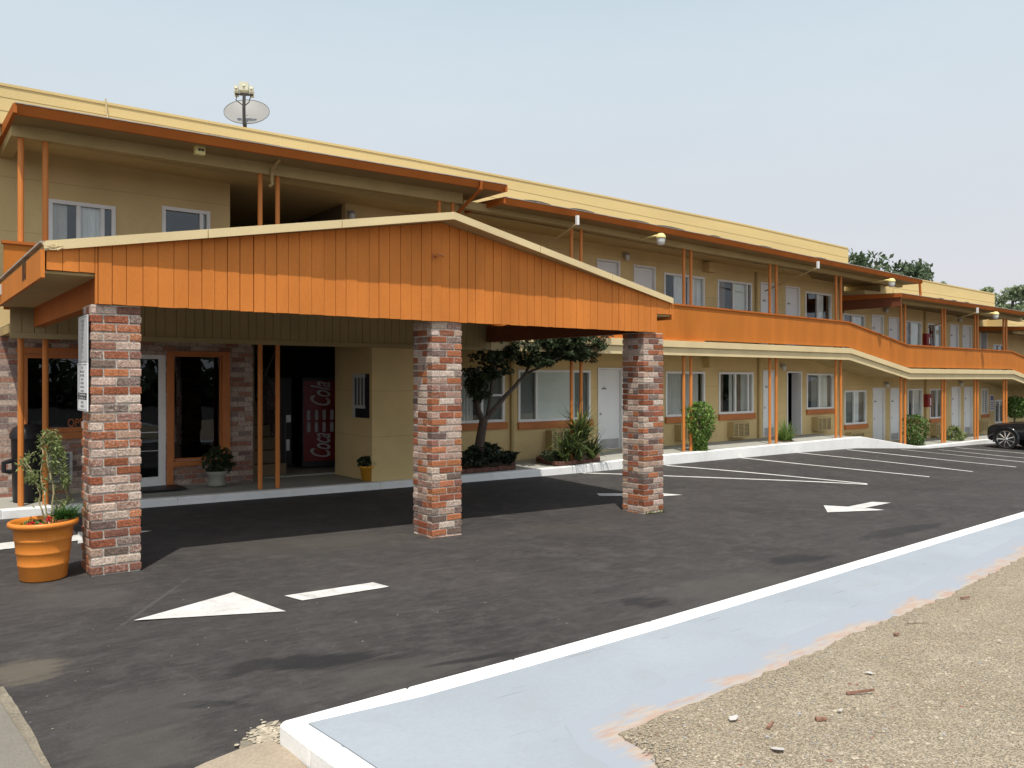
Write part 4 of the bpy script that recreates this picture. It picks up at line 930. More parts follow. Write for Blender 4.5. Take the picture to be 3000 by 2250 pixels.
# walkway with white kerb
walk = along('walkway', 1.02, 52, 11.25, YW-.002, lambda x: zg(x,11.1)-.3, zwalk, 'concrete', parent=None, extra=(3,6,10,12.5,20.3,23.5,30.6,33.8))
tagset(walk, 'grey concrete walkway along the ground-floor rooms', None, None, 'structure')
wk = along('walkway_kerb', 1.02, 52, 11.1, 11.249, lambda x: zg(x,11.1)-.3, lambda x: zwalk(x)+.006, 'kerb', parent=None, extra=(3,6,10,12.5,20.3,23.5,30.6,33.8), bevel=.012)
tagset(wk, 'white painted kerb along the walkway', None, None, 'structure')
mb = MB(); mb.hexa([(.86,11.1,-.3),(1.02,11.1,-.3),(1.02,16,-.3),(.86,16,-.3),(.86,11.1,.115),(1.02,11.1,.115),(1.02,16,.115),(.86,16,.115)])
mk('walkway_kerb', mb, 'kerb', kind='structure', bevel=.012, label='short white kerb return beside the office')
mb = MB(); mb.box(1.025, 7.14, YW, 17, -.2, .06); mk('walkway', mb, 'concrete', kind='structure', label='concrete floor inside the stair recess')

# ------------------------------------------------------------------ entrance canopy
Cn = thing('entrance_canopy', (4.7, 9.3, 0), 'orange boarded gable canopy on three used-brick columns', 'canopy')
YG = 7.43
tints = [((.50,.355,.275),.27,24),((.31,.105,.055),.06,23),((.41,.155,.072),.06,17),((.18,.12,.10),.12,13),((.26,.12,.085),.12,14),((.42,.27,.20),.18,16)]
def pick():
    t = R(0, sum(k[2] for k in tints))
    for c, w, k in tints:
        t -= k
        if t <= 0: k = R(.82,1.15); return (c[0]*k*R(.96,1.04), c[1]*k*R(.96,1.04), c[2]*k*R(.96,1.04), w + R(-.08,.1))
    return (*tints[0][0], .2)
def brick_column(x0, y0, w, ztop):
    z0 = min(zg(x0+a, y0+b) for a in (0,w) for b in (0,w)) - .06
    mb = MB(); mb.c = []
    z_start = zg(x0, y0) ; ch = .0755; n = int((ztop - z0)/ch) + 1
    ztop_ = ztop
    def brick(x, X, y, Y_, z, Z_):
        j = lambda: R(-.004,.004); e = .004; d = R(-.003,.005)
        if X - x > Y_ - y: yy0, yy1 = y - d, Y_; 
        c = pick(); n0 = len(mb.v)
        # a softly chamfered block
        p = []
        for (zz, ins) in ((z, e), (z+e*1.5, 0), (Z_-e*1.5, 0), (Z_, e)):
            p += [(x+ins+j()*.5, y+ins+j()*.5, zz+j()*.4), (X-ins+j()*.5, y+ins+j()*.5, zz+j()*.4), (X-ins+j()*.5, Y_-ins+j()*.5, zz+j()*.4), (x+ins+j()*.5, Y_-ins+j()*.5, zz+j()*.4)]
        fs = [(3,2,1,0),(12,13,14,15)]
        for l in (0,4,8): fs += [(l+k, l+(k+1) % 4, l+4+(k+1) % 4, l+4+k) for k in range(4)]
        mb.add(p, fs, 0); mb.c += [c]*16
    bl = w/2; bw = w/4; g = .0065
    for r in range(n):
        z = ztop_ - (r+1)*ch; Z_ = z + ch - 2*g
        m = .0
        if r % 2 == 0:
            for k in range(2):
                brick(x0+k*bl+g, x0+(k+1)*bl-g, y0, y0+bw, z, Z_); brick(x0+k*bl+g, x0+(k+1)*bl-g, y0+w-bw, y0+w, z, Z_)
                brick(x0, x0+bw, y0+bw+g+k*bl/2, y0+bw+(k+1)*bl/2-g, z, Z_); brick(x0+w-bw, x0+w, y0+bw+g+k*bl/2, y0+bw+(k+1)*bl/2-g, z, Z_)
        else:
            for yy in (y0, y0+w-bw):
                brick(x0, x0+bw-g, yy, yy+bw, z, Z_); brick(x0+bw+g, x0+bw+bl-g, yy, yy+bw, z, Z_); brick(x0+bw+bl+g, x0+w, yy, yy+bw, z, Z_)
            brick(x0, x0+bw, y0+bw+g, y0+w-bw-g, z, Z_); brick(x0+w-bw, x0+w, y0+bw+g, y0+w-bw-g, z, Z_)
    o = mk('brick_column', mb, 'brick', Cn)
    q = MB(); i = .009; q.box(x0+i, x0+w-i, y0+i, y0+w-i, z0, ztop-.002); mk('mortar', q, 'mortar', o)
    return o
CW = .395
for k, x in enumerate((1.31, 4.643, 7.976)): brick_column(x, YG, CW, 2.27)
# a few weeds at the foot of the right-hand column
mb = MB()
for k in range(70): mb.blade((8.0+R(0,.38), YG-.01+R(-.02,.01), zg(8.1,YG)-.005), (R(-.7,.7), R(-1,.1), R(.6,1)), R(.03,.07), .01, .6)
mk('weeds', mb, 'leafmid', kind='stuff', label='thin green weeds at the foot of the right brick column')
XL, XR, XM = .975, 8.505, 4.74; ZE, ZR = 2.735, 3.405
top_z = lambda x: ZE + (ZR-ZE)*(1 - abs(x-XM)/(XM-XL if x < XM else XR-XM)) - .055
gb = MB(); x = XL + .01
while x < XR - .01:
    w = R(.108,.132); x2 = min(x+w, XR-.01); g = .0022 if R(0,1) > .3 else .004; d = R(-.004,.004)
    zb = 2.525 if (x2 <= 1.36 or x >= 8.19) else 2.272
    if x < 1.36 < x2: x2 = 1.36
    if x < 8.2 < x2: x2 = 8.2
    q = [(x+g,YG-.035+d,zb+R(-.004,.004)),(x2-g,YG-.035+d,zb+R(-.004,.004)),(x2-g,YG-.01,zb),(x+g,YG-.01,zb)]
    ta, tb = top_z(x), top_z(x2)
    if x < XM < x2: tb = top_z(x2)
    gb.hexa(q + [(x+g,YG-.035+d,ta),(x2-g,YG-.035+d,tb),(x2-g,YG-.01,tb),(x+g,YG-.01,ta)]); x = x2
gable = mk('gable', gb, 'orange', Cn)
bk = MB(); bk.prism([(1.36,YG-.009,2.28),(8.2,YG-.009,2.28),(8.2,YG-.009,2.53),(XR-.02,YG-.009,2.53),(XR-.02,YG-.009,top_z(XR-.02)),(XM,YG-.009,top_z(XM)-.01),(XL+.02,YG-.009,top_z(XL+.02)),(XL+.02,YG-.009,2.53),(1.36,YG-.009,2.53)], (0,.03,0)); mk('gable_backing', bk, 'orsill', gable)
# roof: two planes whose front runs out to a prow at the ridge
PR = .235; YBK = 11.19
def rp(x, y, z): return Vector((x, y, z))
for s_ in (0, 1):
    xe = XL if s_ == 0 else XR
    a, b, c, d = rp(xe, YG-.04, ZE), rp(XM, YG-.04-PR, ZR), rp(XM, YBK, ZR), rp(xe, YBK, ZE)
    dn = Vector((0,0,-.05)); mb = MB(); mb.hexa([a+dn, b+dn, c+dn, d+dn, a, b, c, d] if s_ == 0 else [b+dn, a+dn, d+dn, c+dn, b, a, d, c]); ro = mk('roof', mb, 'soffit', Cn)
    u1, u2 = Vector((0,0,.004)), Vector((0,0,.016)); yy = Vector((0,.03,0)); fl = [a+yy, b+yy, c, d] if s_ == 0 else [b+yy, a+yy, d, c]
    ft = MB(); ft.hexa([q+u1 for q in fl] + [q+u2 for q in fl]); mk('roof_felt', ft, 'roofing', ro)
    rk = MB(); up = Vector((0,0,.018)); f = Vector((0,-.022,0)); dn = Vector((0,0,-.06))
    n = 3
    for k in range(n):
        p, q = a.lerp(b, k/n), a.lerp(b, (k+1)/n - (.002 if k < n-1 else 0)); rk.hexa([p+f+dn, q+f+dn, q+dn, p+dn, p+f+up, q+f+up, q+up, p+up])
    mk('rake_board', rk, 'creamtrim', ro)
    fe = MB(); sgn = -1 if s_ == 0 else 1
    fe.box(xe, xe+sgn*.03, YG-.035, YBK, 2.46, 2.685); mk('side_fascia', fe, 'orange', ro)
    de = MB(); de.box(xe-.035, xe+.035, YG-.03, YBK, ZE+.003, ZE+.018); mk('drip_edge', de, 'greyroof', ro)
    sf = MB(); xin = 1.36 if s_ == 0 else 8.2; sf.box(xe, xin, YG, YBK, 2.50, 2.52); mk('soffit', sf, 'soffit', ro)
    bmx = MB(); bmx.box(xin, xin-sgn*.1, YG+.02, YBK, 2.272, 2.53); mk('beam', bmx, 'canopybeam' if s_ else 'fascia', ro)  # right beam: orange darkened in colour to stand for canopy shade
mb = MB()
for k in range(14):   # crumpled flashing at the left corner
    mb.add([Vector((XL-.03+R(0,.17), YG-.068-R(0,.012), ZE-.055+R(0,.06))) for _ in range(4)], [(0,1,2,3)])
mk('flashing', mb, 'creamtrim', Cn)
# house number on the left fascia
mb = MB()
pn = onX(72, 792, XL-.031)
for t, dy in (('1', .13), ('1', .06), ('0', -.04)): text_mb(mb, t, (XL-.034, pn.y+dy, pn.z-.085), (0,-1,0), (0,0,1), .185, width=None)
mk('house_number', mb, 'ink', Cn)
pn = onX(3, 848, XL-.031); mb = MB(); mb.box(XL-.05, XL-.031, pn.y-.05, pn.y+.09, pn.z-.06, pn.z+.05); mk('fascia_plate', mb, 'signgrey', Cn)

# signs on the left column's side
def sign(name, px, py0, py1, wid, mat, inkm, lines, label, blackband=None):
    x = 1.31 - .02; zt, zb = onX(px, py0, x).z, onX(px, py1, x).z; yc = YG + .02 + wid/2 - .03
    t = thing(name, (x, yc, zb), label, 'sign')
    mb = MB(); mb.box(x-.006, x+.004, yc-wid/2, yc+wid/2, zb, zt); mk('panel', mb, mat, t, bevel=.003)
    mb = MB(); h = zt - zb
    for f, txt, hh in lines:
        text_mb(mb, txt, (x-.0075, yc, zb + h*f), (0,-1,0), (0,0,1), hh*h, width=min(wid*.86, len(txt)*hh*h*.75))
    mb.box(x-.0076, x-.0062, yc-wid*.44, yc+wid*.44, zb+h*.965, zb+h*.972); mb.box(x-.0076, x-.0062, yc-wid*.44, yc+wid*.44, zb+h*.03, zb+h*.036)
    if blackband: mb.box(x-.0066, x-.0062, yc-wid*.45, yc+wid*.45, zb+h*blackband[0], zb+h*blackband[1])
    mk('lettering', mb, inkm, t)
    if blackband:
        mb = MB()
        for f, txt, hh in blackband[2]: text_mb(mb, txt, (x-.0085, yc, zb+h*f), (0,-1,0), (0,0,1), hh*h, width=wid*.75)
        mk('white_lettering', mb, 'signwhite', t)
sign('notice_sign', 255, 922, 1063, .40, 'signgrey', 'inkgrey', [(.86,'NO PARKING',.05),(.77,'ANYTIME',.05),(.68,'VEHICLES',.05),(.59,'WILL BE',.05),(.50,'TOWED AT',.05),(.41,'OWNER',.05),(.31,'& RISK',.05),(.22,'C.V.C.',.05),(.10,'POLICE',.04)], 'grey faded notice above the white tow sign on the left brick column')
sign('tow_sign', 254, 1063, 1206, .44, 'signwhite', 'ink', [(.88,'TENANT',.05),(.80,'PARKING ONLY',.05),(.72,'UNAUTHORIZED',.05),(.64,'VEHICLES',.05),(.56,'TOWED AWAY',.05),(.48,'24 HR DAILY',.05),(.40,'ENTERPRISES',.04),(.16,'VEHICLE',.05),(.08,'CODE 22658',.045)], 'white and black tenant parking tow sign on the left brick column', (.24,.38,[(.32,'TOWING',.045),(.26,'CALL',.04)]))
# small camera on the gable
p = onY(1274, 752, YG-.04); t = thing('security_camera', (p.x, p.y, p.z), 'tiny orange-painted camera on the canopy gable', 'camera')
mb = MB(); mb.tube([p, p+Vector((0,-.05,0)), p+Vector((.02,-.07,.02))], .012, 8); mb.box(p.x-.035, p.x-.02, YG-.05, YG-.036, p.z-.04, p.z+.03); mk('bracket', mb, 'orsill', t)
mb = MB(); mb.tube([p+Vector((.0,-.05,.03)), p+Vector((.06,-.09,.0))], .016, 8); mk('body', mb, 'orsill', t)

# ------------------------------------------------------------------ things on and around the building
# satellite dish
C0 = onY(723, 327, 12.3); t = thing('satellite_dish', (C0.x, 12.3, 5.3), 'pale grey satellite dish on the roof above the canopy', 'satellite dish')
view = (Vector((0,0,H)) - C0); az = math.atan2(view.y, view.x) - .16; nrm = Vector((cos(az)*cos(radians(41)), sin(az)*cos(radians(41)), sin(radians(41))))
Rr = .335; prof = [(0.001, -.06)] + [(Rr*k/6, -.06 + .06*(k/6)**2) for k in range(1, 7)]
mb = MB(); mb.lathe(prof, C0, 32, 0, nrm); mb.lathe([(r_, h-.008) for r_, h in reversed(prof)], C0, 32, 0, nrm); mk('reflector', mb, 'dish', t, smooth=True)
mb = MB(); mb.lathe([(Rr, -.006), (Rr+.006, -.002), (Rr+.006, .004), (Rr, .004)], C0, 32, 0, nrm); mk('rim', mb, 'dishdark', t)
side = nrm.cross(Vector((0,0,1))).normalized(); upv = side.cross(nrm)
foot = C0 - upv*(Rr+.02); tip = C0 + nrm*.30 - upv*.02
mb = MB(); mb.tube([foot - nrm*.06, foot, foot.lerp(tip, .5) + nrm*.03, tip], .024, 8); mb.tube([tip - side*.13, tip + side*.13], .016, 6); mb.tube([tip - side*.10, tip.lerp(foot,.25) - side*.07, tip.lerp(foot,.4)], .008, 5); mb.tube([tip + side*.10, tip.lerp(foot,.2) + side*.12, tip.lerp(foot,.4)], .008, 5); mk('arm', mb, 'dishdark', t)
mb = MB()
for k, dx in enumerate((-.11, 0, .11)):
    c = tip + side*dx + Vector((0,0,.045 if dx else .085)); hw, hh = (.03, .045) if dx else (.068, .062)
    mb.hexa([c+side*a+Vector((0,0,b))+nrm*e for e in (-.05,.05) for a, b in ((-hw,-hh),(hw,-hh),(hw,hh),(-hw,hh))])
    mb.tube([c+nrm*.05, c+nrm*.065], .02, 8)
mk('receiver', mb, 'lnb', t)
mb = MB(); mb.tube([(C0.x, 12.36, 5.30), (C0.x, 12.36, C0.z-.12), C0 - nrm*.07], .022, 8); mb.box(C0.x-.1, C0.x+.1, 12.26, 12.46, 5.33, 5.36); mk('mast', mb, 'dishdark', t)
# eave lamps
def eave_lamp(px, py, label):
    p = onY(px, py, 10.74); t = thing('eave_lamp', p, label, 'lamp', 'lamps hanging from the eaves')
    mb = MB(); mb.lathe([(.001,.10),(.05,.095),(.085,.06),(.1,.02),(.1,.0),(.08,-.005)], p, 18); mb.tube([p+Vector((0,0,.07)), p+Vector((-.06,.12,.05)), p+Vector((-.06,.5,.05))], .022, 8); mk('lamp_cap', mb, 'lampyellow', t, smooth=True)
    mb = MB(); mb.lathe([(.088,-.004),(.085,-.05),(.075,-.11),(.05,-.135),(.001,-.14)], p, 18); mk('lamp_bowl', mb, 'lampglass', t, smooth=True)
eave_lamp(1936, 698, 'yellow-capped eave lamp right of the white downspout above the canopy')
eave_lamp(2612, 826, 'yellow-capped eave lamp near the end of the upper roof')
eave_lamp(2917, 922, 'yellow-capped eave lamp on the lower stepped roof')
# wall lamps
def wall_lamp(px, py, mat, label):
    p = onY(px, py, YW-.09); t = thing('wall_lamp', p, label, 'lamp', 'jar lamps on the room walls')
    mb = MB(); mb.box(p.x-.05, p.x+.05, YW-.05, YW-.002, p.z-.0, p.z+.1); mb.lathe([(.001,.09),(.05,.08),(.062,.03)], p, 12); mk('lamp_base', mb, mat, t)
    mb = MB(); mb.lathe([(.06,.028),(.055,-.06),(.03,-.09),(.001,-.092)], p, 12); mk('lamp_jar', mb, 'lampglass', t, smooth=True)
wall_lamp(1838, 752, 'metal', 'jar lamp between the two upper doors right of the gable')
wall_lamp(2297, 1076, 'metal', 'jar lamp above the open ground-floor door')
wall_lamp(2600, 1128, 'metal', 'jar lamp between the two doors at the walkway step')
wall_lamp(2598, 908, 'metal', 'jar lamp above the upper doors at the balcony slope')
wall_lamp(2818, 1124, 'metal', 'jar lamp between the farthest pair of ground-floor doors')
wall_lamp(2814, 936, 'metal', 'jar lamp between the farthest pair of upper doors')
wall_lamp(1032, 632, 'metal', 'dim lamp beside the dark upper stair opening')
# flood light box
p = onY(586, 441, 11.0); t = thing('flood_light', p, 'small cream twin light box on the beam left of the dish', 'light')
mb = MB(); mb.box(p.x-.065, p.x+.065, 10.98, 11.07, p.z-.055, p.z+.06); mk('housing', mb, 'lampyellow', t, bevel=.006)
mb = MB()
for dx in (-.012, .03): mb.tube([(p.x+dx, 10.965, p.z+.005), (p.x+dx, 10.982, p.z+.005)], .017, 8)
mk('sensor', mb, 'dishdark', t)
# air conditioners through the wall
def ac(l, r, t_, b_, label, hole=True):
    p, q = onY(l, t_, YW-.2), onY(r, b_, YW-.2); x0, x1, z1, z0 = p.x, q.x, p.z, q.z
    t = thing('air_conditioner', ((x0+x1)/2, YW, z0), label, 'air conditioner', 'wall air conditioners under the windows')
    mb = MB(); ya = YW-.2
    mb.box(x0, x1, ya+.02, YW-.002, z0, z1); mb.box(x0, x1, ya, ya+.02, z1-.03, z1); mb.box(x0, x1, ya, ya+.02, z0, z0+.03)
    for f in (0, .3, .65, 1): xx = x0 + (x1-x0)*f; mb.box(max(x0, xx-.018), min(x1, xx+.018), ya+.001, ya+.02, z0+.03, z1-.03)
    mk('housing', mb, 'acmat', t)
    g = MB(); n = 9
    for k in range(n):
        z = z0+.035 + (z1-z0-.07)*k/n; g.box(x0+.02, x1-.02, ya+.012, ya+.021, z, z+(z1-z0-.07)/n*.55)
    mk('grille', g, 'acgrille', t)
ac(1617, 1668, 1262, 1318, 'beige air conditioner half hidden by the yucca')
ac(1996, 2022, 1246, 1289, 'beige air conditioner behind the tall green bush')
ac(2150, 2196, 1238, 1279, 'beige air conditioner left of the closed door with spiky grass')
ac(2397, 2435, 1223, 1260, 'beige air conditioner right of the open door')
ac(2495, 2533, 1268, 1300, 'beige air conditioner cut off by the top of the white ramp kerb')
ac(2744, 2762, 1242, 1276, 'beige air conditioner left of the farthest pair of doors')
ac(2878, 2896, 1233, 1262, 'beige air conditioner just left of the black car')
# white framed grille under the office window
p, q = onY(142, 1326, YB-.04), onY(212, 1410, YB-.04)
t = thing('wall_grille', ((p.x+q.x)/2, YB, q.z), 'white framed wall grille under the office window', 'grille')
mb = MB()
for a in ((p.x, q.x, p.z-.03, p.z), (p.x, q.x, q.z, q.z+.03), (p.x, p.x+.03, q.z+.03, p.z-.03), (q.x-.03, q.x, q.z+.03, p.z-.03)): mb.box(a[0], a[1], YB-.05, YB-.002, a[2], a[3])
mk('frame', mb, 'can', t)
mb = MB()
for k in range(9): z = q.z+.035+(p.z-q.z-.07)*k/9; mb.box(p.x+.03, q.x-.03, YB-.03, YB-.003, z, z+.018)
mk('slats', mb, 'inkgrey', t)
# OPEN sign and notices inside the office window
p = onY(232, 1238, YB+.1); t = thing('open_sign', p, 'orange OPEN sign inside the dark office window', 'sign')
mb = MB(); mb.box(p.x-.16, p.x+.16, YB+.10, YB+.12, p.z-.1, p.z+.1); mk('panel', mb, 'black', t)
mb = MB(); text_mb(mb, 'OPEN', (p.x, YB+.098, p.z-.05), (1,0,0), (0,0,1), .11, width=.28); mk('lettering', mb, 'neon', t)
p = onY(96, 1246, YB+.08); t = thing('window_notice', p, 'pale paper notice inside the office window', 'notice')
mb = MB(); mb.box(p.x-.13, p.x+.12, YB+.085, YB+.09, p.z-.06, p.z+.06); mk('sheet', mb, 'signgrey', t)
mb = MB()
for k in range(4): mb.box(p.x-.11, p.x+.09, YB+.083, YB+.0845, p.z-.04+k*.025, p.z-.034+k*.025)
mk('print', mb, 'inkgrey', t)
p = onY(174, 1167, YB+.065); mb = MB()
mb.lathe([(.035,0),(.045,.004),(.045,.008),(.035,.006)], p, 20, 0, (0,-1,0)); mk('window_sticker', mb, 'signwhite', label='round white ring sticker on the office window', cat='sticker')
# fire extinguisher cabinets and far notice
for px, py0, py1, yy, lab in ((2725,1155,1192,YW-.13,'red extinguisher cabinet on the ground-floor wall'),(2722,977,1012,YW-.13,'red extinguisher cabinet on the upper balcony wall')):
    a, b = onY(px-7, py0, yy), onY(px+5, py1, yy); t = thing('extinguisher_cabinet', ((a.x+b.x)/2, YW, b.z), lab, 'cabinet', 'red extinguisher cabinets')
    mb = MB(); mb.box(a.x, b.x, yy, YW-.002, b.z, a.z); mk('box', mb, 'redbox', t, bevel=.01)
    mb = MB(); mb.box(a.x+(b.x-a.x)*.55, a.x+(b.x-a.x)*.8, yy-.004, yy-.001, b.z+.05, a.z-.12); mk('front_label', mb, 'signwhite', t)
a, b = onY(2901, 1157, YW-.012), onY(2911, 1204, YW-.012); t = thing('wall_notice', ((a.x+b.x)/2, YW, b.z), 'narrow white and blue notice on the far ground-floor wall', 'sign')
mb = MB(); mb.box(a.x, b.x, YW-.014, YW-.002, b.z, a.z); mk('panel', mb, 'signwhite', t)
mb = MB()
for k in range(6): zz = b.z + (a.z-b.z)*(.1+.14*k); mb.box(a.x+.02, b.x-.02, YW-.017, YW-.0145, zz, zz+(.09 if k > 3 else .04))
mk('print', mb, 'blueink', t)
# vending machines
def vending(c, rot, w, dpt, h, label, bright):
    t = thing('vending_machine', c, label, 'vending machine')
    cr, sr = cos(rot), sin(rot); c = Vector(c)
    T = lambda x, y, z: c + Vector((x*cr - y*sr, x*sr + y*cr, z))
    def bx(mb, x0, x1, y0, y1, z0, z1, m=0): mb.hexa([T(x0,y0,z0),T(x1,y0,z0),T(x1,y1,z0),T(x0,y1,z0),T(x0,y0,z1),T(x1,y0,z1),T(x1,y1,z1),T(x0,y1,z1)], m)
    mb = MB(); bx(mb, -w/2, w/2, 0, dpt, .03, h); mk('cabinet', mb, 'black', t, bevel=.015)
    pw = w*.66; x0 = -w/2+.03
    mb = MB(); bx(mb, x0, x0+pw, -.012, -.001, .14, h-.06); mk('front_panel', mb, 'red' if bright else 'vdim', t)
    mb = MB(); right = T(0,0,1) - T(0,0,0); up = T(-1,0,0) - T(0,0,0)
    ph = h - .2
    for word, zc in (('Coca', .18), ('Cola', .82)):
        mb = MB(); text_mb(mb, word, T(x0+pw*.80, -.016, .14+ph*zc), right, up, pw*.62, width=ph*.30, shear=.42)
        mk('script_lettering', mb, 'vletter' if bright else 'vdimletter', t)
    mb = MB()
    for i in range(4):
        for j in range(2):
            cx, cz = x0 + pw*(.14+.24*i), (.14+(h-.2)*((.43+.15*j))); p0 = T(cx, -.03, cz-.10); mb.tube([p0, p0+Vector((0,0,.02)), p0+Vector((0,0,.15)), p0+Vector((0,0,.18))], [.026,.036,.036,.022], 8)
    mk('bottle_picture', mb, 'vletter' if bright else 'vdimletter', t)
    mb = MB(); x1 = x0+pw+.03
    for k in range(5): bx(mb, x1+.02, w/2-.04, -.008, -.001, h*.62-.075*k, h*.62-.075*k+.045)
    bx(mb, x1+.03, w/2-.05, -.01, -.001, h*.74, h*.86); mk('button_panel', mb, 'black' if not bright else 'redbox', t)
    mb = MB(); bx(mb, x1+.02, w/2-.05, -.015, -.001, .3, .5); bx(mb, x1+.04, x1+.12, -.014, -.001, h*.5, h*.58); mk('coin_slot', mb, 'metal', t)
vending((6.12, 13.30, .05), radians(-14), .86, .7, 1.62, 'red vending machine with white script in the stair recess', True)
vending((5.42, 13.95, .05), radians(-14), .62, .6, 1.62, 'dim second vending machine left of the bright red one', False)
# doormat, trash can
mb = MB(); mb.box(2.35, 3.3, 11.75, 12.25, .09, .105); mk('doormat', mb, 'black', label='dark mat in front of the glass office door', cat='doormat')
a = onZ(80, 1468, .1); t = thing('trash_can', (1.18, 11.75, .09), 'tall black trash can behind the left orange posts', 'trash can')
cx, cy = 1.37, 11.78
mb = MB(); mb.lathe([(.001,0),(.165,0),(.17,.02),(.19,.80),(.20,.82)], (cx,cy,.095), 20); mk('body', mb, 'black', t, smooth=True)
mb = MB(); mb.lathe([(.205,.80),(.205,.86),(.17,.93),(.10,.97),(.001,.98)], (cx,cy,.095), 20); mk('lid', mb, 'black', t, smooth=True)
mb = MB(); mb.tube([(cx-.19,cy-.03,.62),(cx-.27,cy-.06,.60),(cx-.27,cy-.06,.50),(cx-.19,cy-.03,.48)], .03, 8); mk('handle', mb, 'black', t)

# ------------------------------------------------------------------ plants
def wob(p0, p1, n, amp):
    p0, p1 = Vector(p0), Vector(p1); out = []
    for i in range(n+1):
        q = p0.lerp(p1, i/n); out.append(q + (Vector((R(-1,1),R(-1,1),R(-.4,.4)))*amp if 0 < i < n else Vector()))
    return out
def clump(c, r, n, k=7):
    c = Vector(c); o = []
    for q in cloud(c, r, k, .15): o += cloud(q, (r[0]*R(.2,.45), r[1]*R(.3,.5), r[2]*R(.3,.55)), max(3, n//k), 0)
    return o
def cloud(c, r, n, hollow=.35):
    c = Vector(c); r = Vector(r); o = []
    while len(o) < n:
        v = Vector((R(-1,1),R(-1,1),R(-1,1)))
        if hollow < v.length <= 1: o.append(c + Vector((v.x*r.x, v.y*r.y, v.z*r.z)))
    return o
# big orange pot
pc = Vector((.995, 7.62, zg(1,7.6)))
t = thing('potted_plant', pc, 'large ribbed orange pot with a twisted willow beside the left brick column', 'potted plant')
k = .98
prof = [(.001,.0),(.168,.0),(.178,.012),(.187,.12),(.194,.128),(.190,.136),(.200,.222),(.206,.230),(.203,.238),(.212,.325),(.219,.333),(.2165,.341),(.224,.43),(.256,.437),(.266,.455),(.262,.474),(.25,.482),(.235,.478),(.225,.45),(.21,.40),(.001,.40)]
mb = MB(); mb.lathe([(r_*k, h*1.0) for r_, h in prof], pc, 48); mk('pot', mb, 'pot', t, smooth=True)
mb = MB(); mb.lathe([(.001,.418),(.12,.42),(.215,.41)], pc, 24); mk('soil', mb, 'soil', t)
mb = MB(); lv = []
def at(px, py, y=7.62): return onY(px, py, y)
stems = [[(135,1530),(118,1480),(112,1430),(95,1390),(70,1360),(60,1345)], [(140,1530),(128,1450),(122,1395),(125,1330),(118,1290),(130,1265)], [(160,1530),(165,1470),(158,1430),(150,1380),(160,1330),(150,1290),(135,1275)],
         [(165,1530),(175,1478),(195,1470),(200,1450),(188,1420),(190,1380),(180,1330),(172,1300),(160,1280)], [(150,1530),(155,1420),(140,1350),(130,1300),(140,1272),(160,1265),(168,1282)], [(112,1430),(100,1400),(85,1405),(78,1380)], [(95,1390),(75,1350),(85,1345),(97,1325)]]
for st_ in stems:
    pts = []
    dpt = R(7.56, 7.74)
    for i, (px, py) in enumerate(st_): pts.append(onY(px, py, dpt + R(-.03,.03)))
    fine = []
    for a, b in zip(pts, pts[1:]):
        for j in range(4): q = a.lerp(b, j/4); fine.append(q + Vector((R(-1,1),R(-1,1),R(-.3,.3)))*.008)
    fine.append(pts[-1]); mb.tube(fine, [.0075*(1-.6*i/len(fine)) for i in range(len(fine))], 6)
    for q in fine[5:]:
        for _ in range(6): lv.append(q + Vector((R(-1,1),R(-1,1),R(-1.2,.6)))*R(.01,.06))
for c, r_, n in [((172,1345),(.06,.06,.15),190),((192,1405),(.035,.05,.07),110),((140,1290),(.03,.04,.05),20),((160,1315),(.055,.05,.09),80),((90,1400),(.04,.04,.06),50),((122,1430),(.025,.03,.06),30)]:
    lv += cloud(at(*c), r_, n, 0)
mk('stem', mb, 'stem', t)
mb = MB(); mb.leaves(lv, .0145, 0, 0, 2.8); mk('foliage', mb, 'leafwillow', t)
mb = MB(); fc = at(190, 1508)
for _ in range(420):
    a = R(0,6.28); mb.blade(fc + Vector((R(-.06,.06),R(-.06,.06),-.03)), (cos(a)*.7, sin(a)*.7, R(.5,1.6)), R(.09,.19), .007, .9, 0, 3)
mk('fern', mb, 'leaffern', t)
mb = MB(); mb.leaves(cloud(pc+Vector((-.09,-.06,.45)), (.09,.09,.05), 150, 0) + cloud(pc+Vector((.04,-.12,.44)), (.1,.06,.03), 80, 0), .022, 0, 0, 1.5); mk('low_leaves', mb, 'leafmid', t)
mb = MB()
for (px, py) in [(90,1535),(96,1532),(107,1548),(113,1543),(118,1540),(110,1552),(143,1518),(140,1524),(84,1540)]:
    q = onY(px, py, 7.50); mb.leaves(cloud(q, (.018,.016,.018), 16, 0), .018, 0, 0, 1.2)
mk('flowers', mb, 'flower', t)
# small yellow pot
pc = onZ(1087, 1410, .04) + Vector((0, .12, 0)); t = thing('potted_plant', pc, 'small yellow-orange pot with a low green plant beside the storage block', 'potted plant')
mb = MB(); mb.lathe([(.001,0),(.085,0),(.115,.2),(.125,.2),(.125,.235),(.105,.235),(.1,.2),(.001,.2)], pc, 24); mk('pot', mb, 'potyellow', t, smooth=True)
mb = MB(); mb.leaves(cloud(pc+Vector((0,0,.29)), (.17,.14,.10), 260, .2), .045, 0, 0, 1.4); mk('foliage', mb, 'leafdark', t)
# stone pot with dark plant by the office window
pc = Vector((onY(636, 1420, 11.95).x, 11.95, .075)); t = thing('potted_plant', pc, 'pale stone pot with a dark trailing plant under the office window', 'potted plant')
mb = MB(); mb.lathe([(.001,0),(.12,0),(.135,.03),(.12,.07),(.10,.11),(.13,.16),(.16,.22),(.15,.22),(.001,.2)], pc, 20); mk('pot', mb, 'stonepot', t, smooth=True)
mb = MB(); mb.leaves(cloud(pc+Vector((.02,0,.36)), (.23,.18,.22), 420, .2), .05, 0, 0, 1.5); mk('foliage', mb, 'leafdark', t)
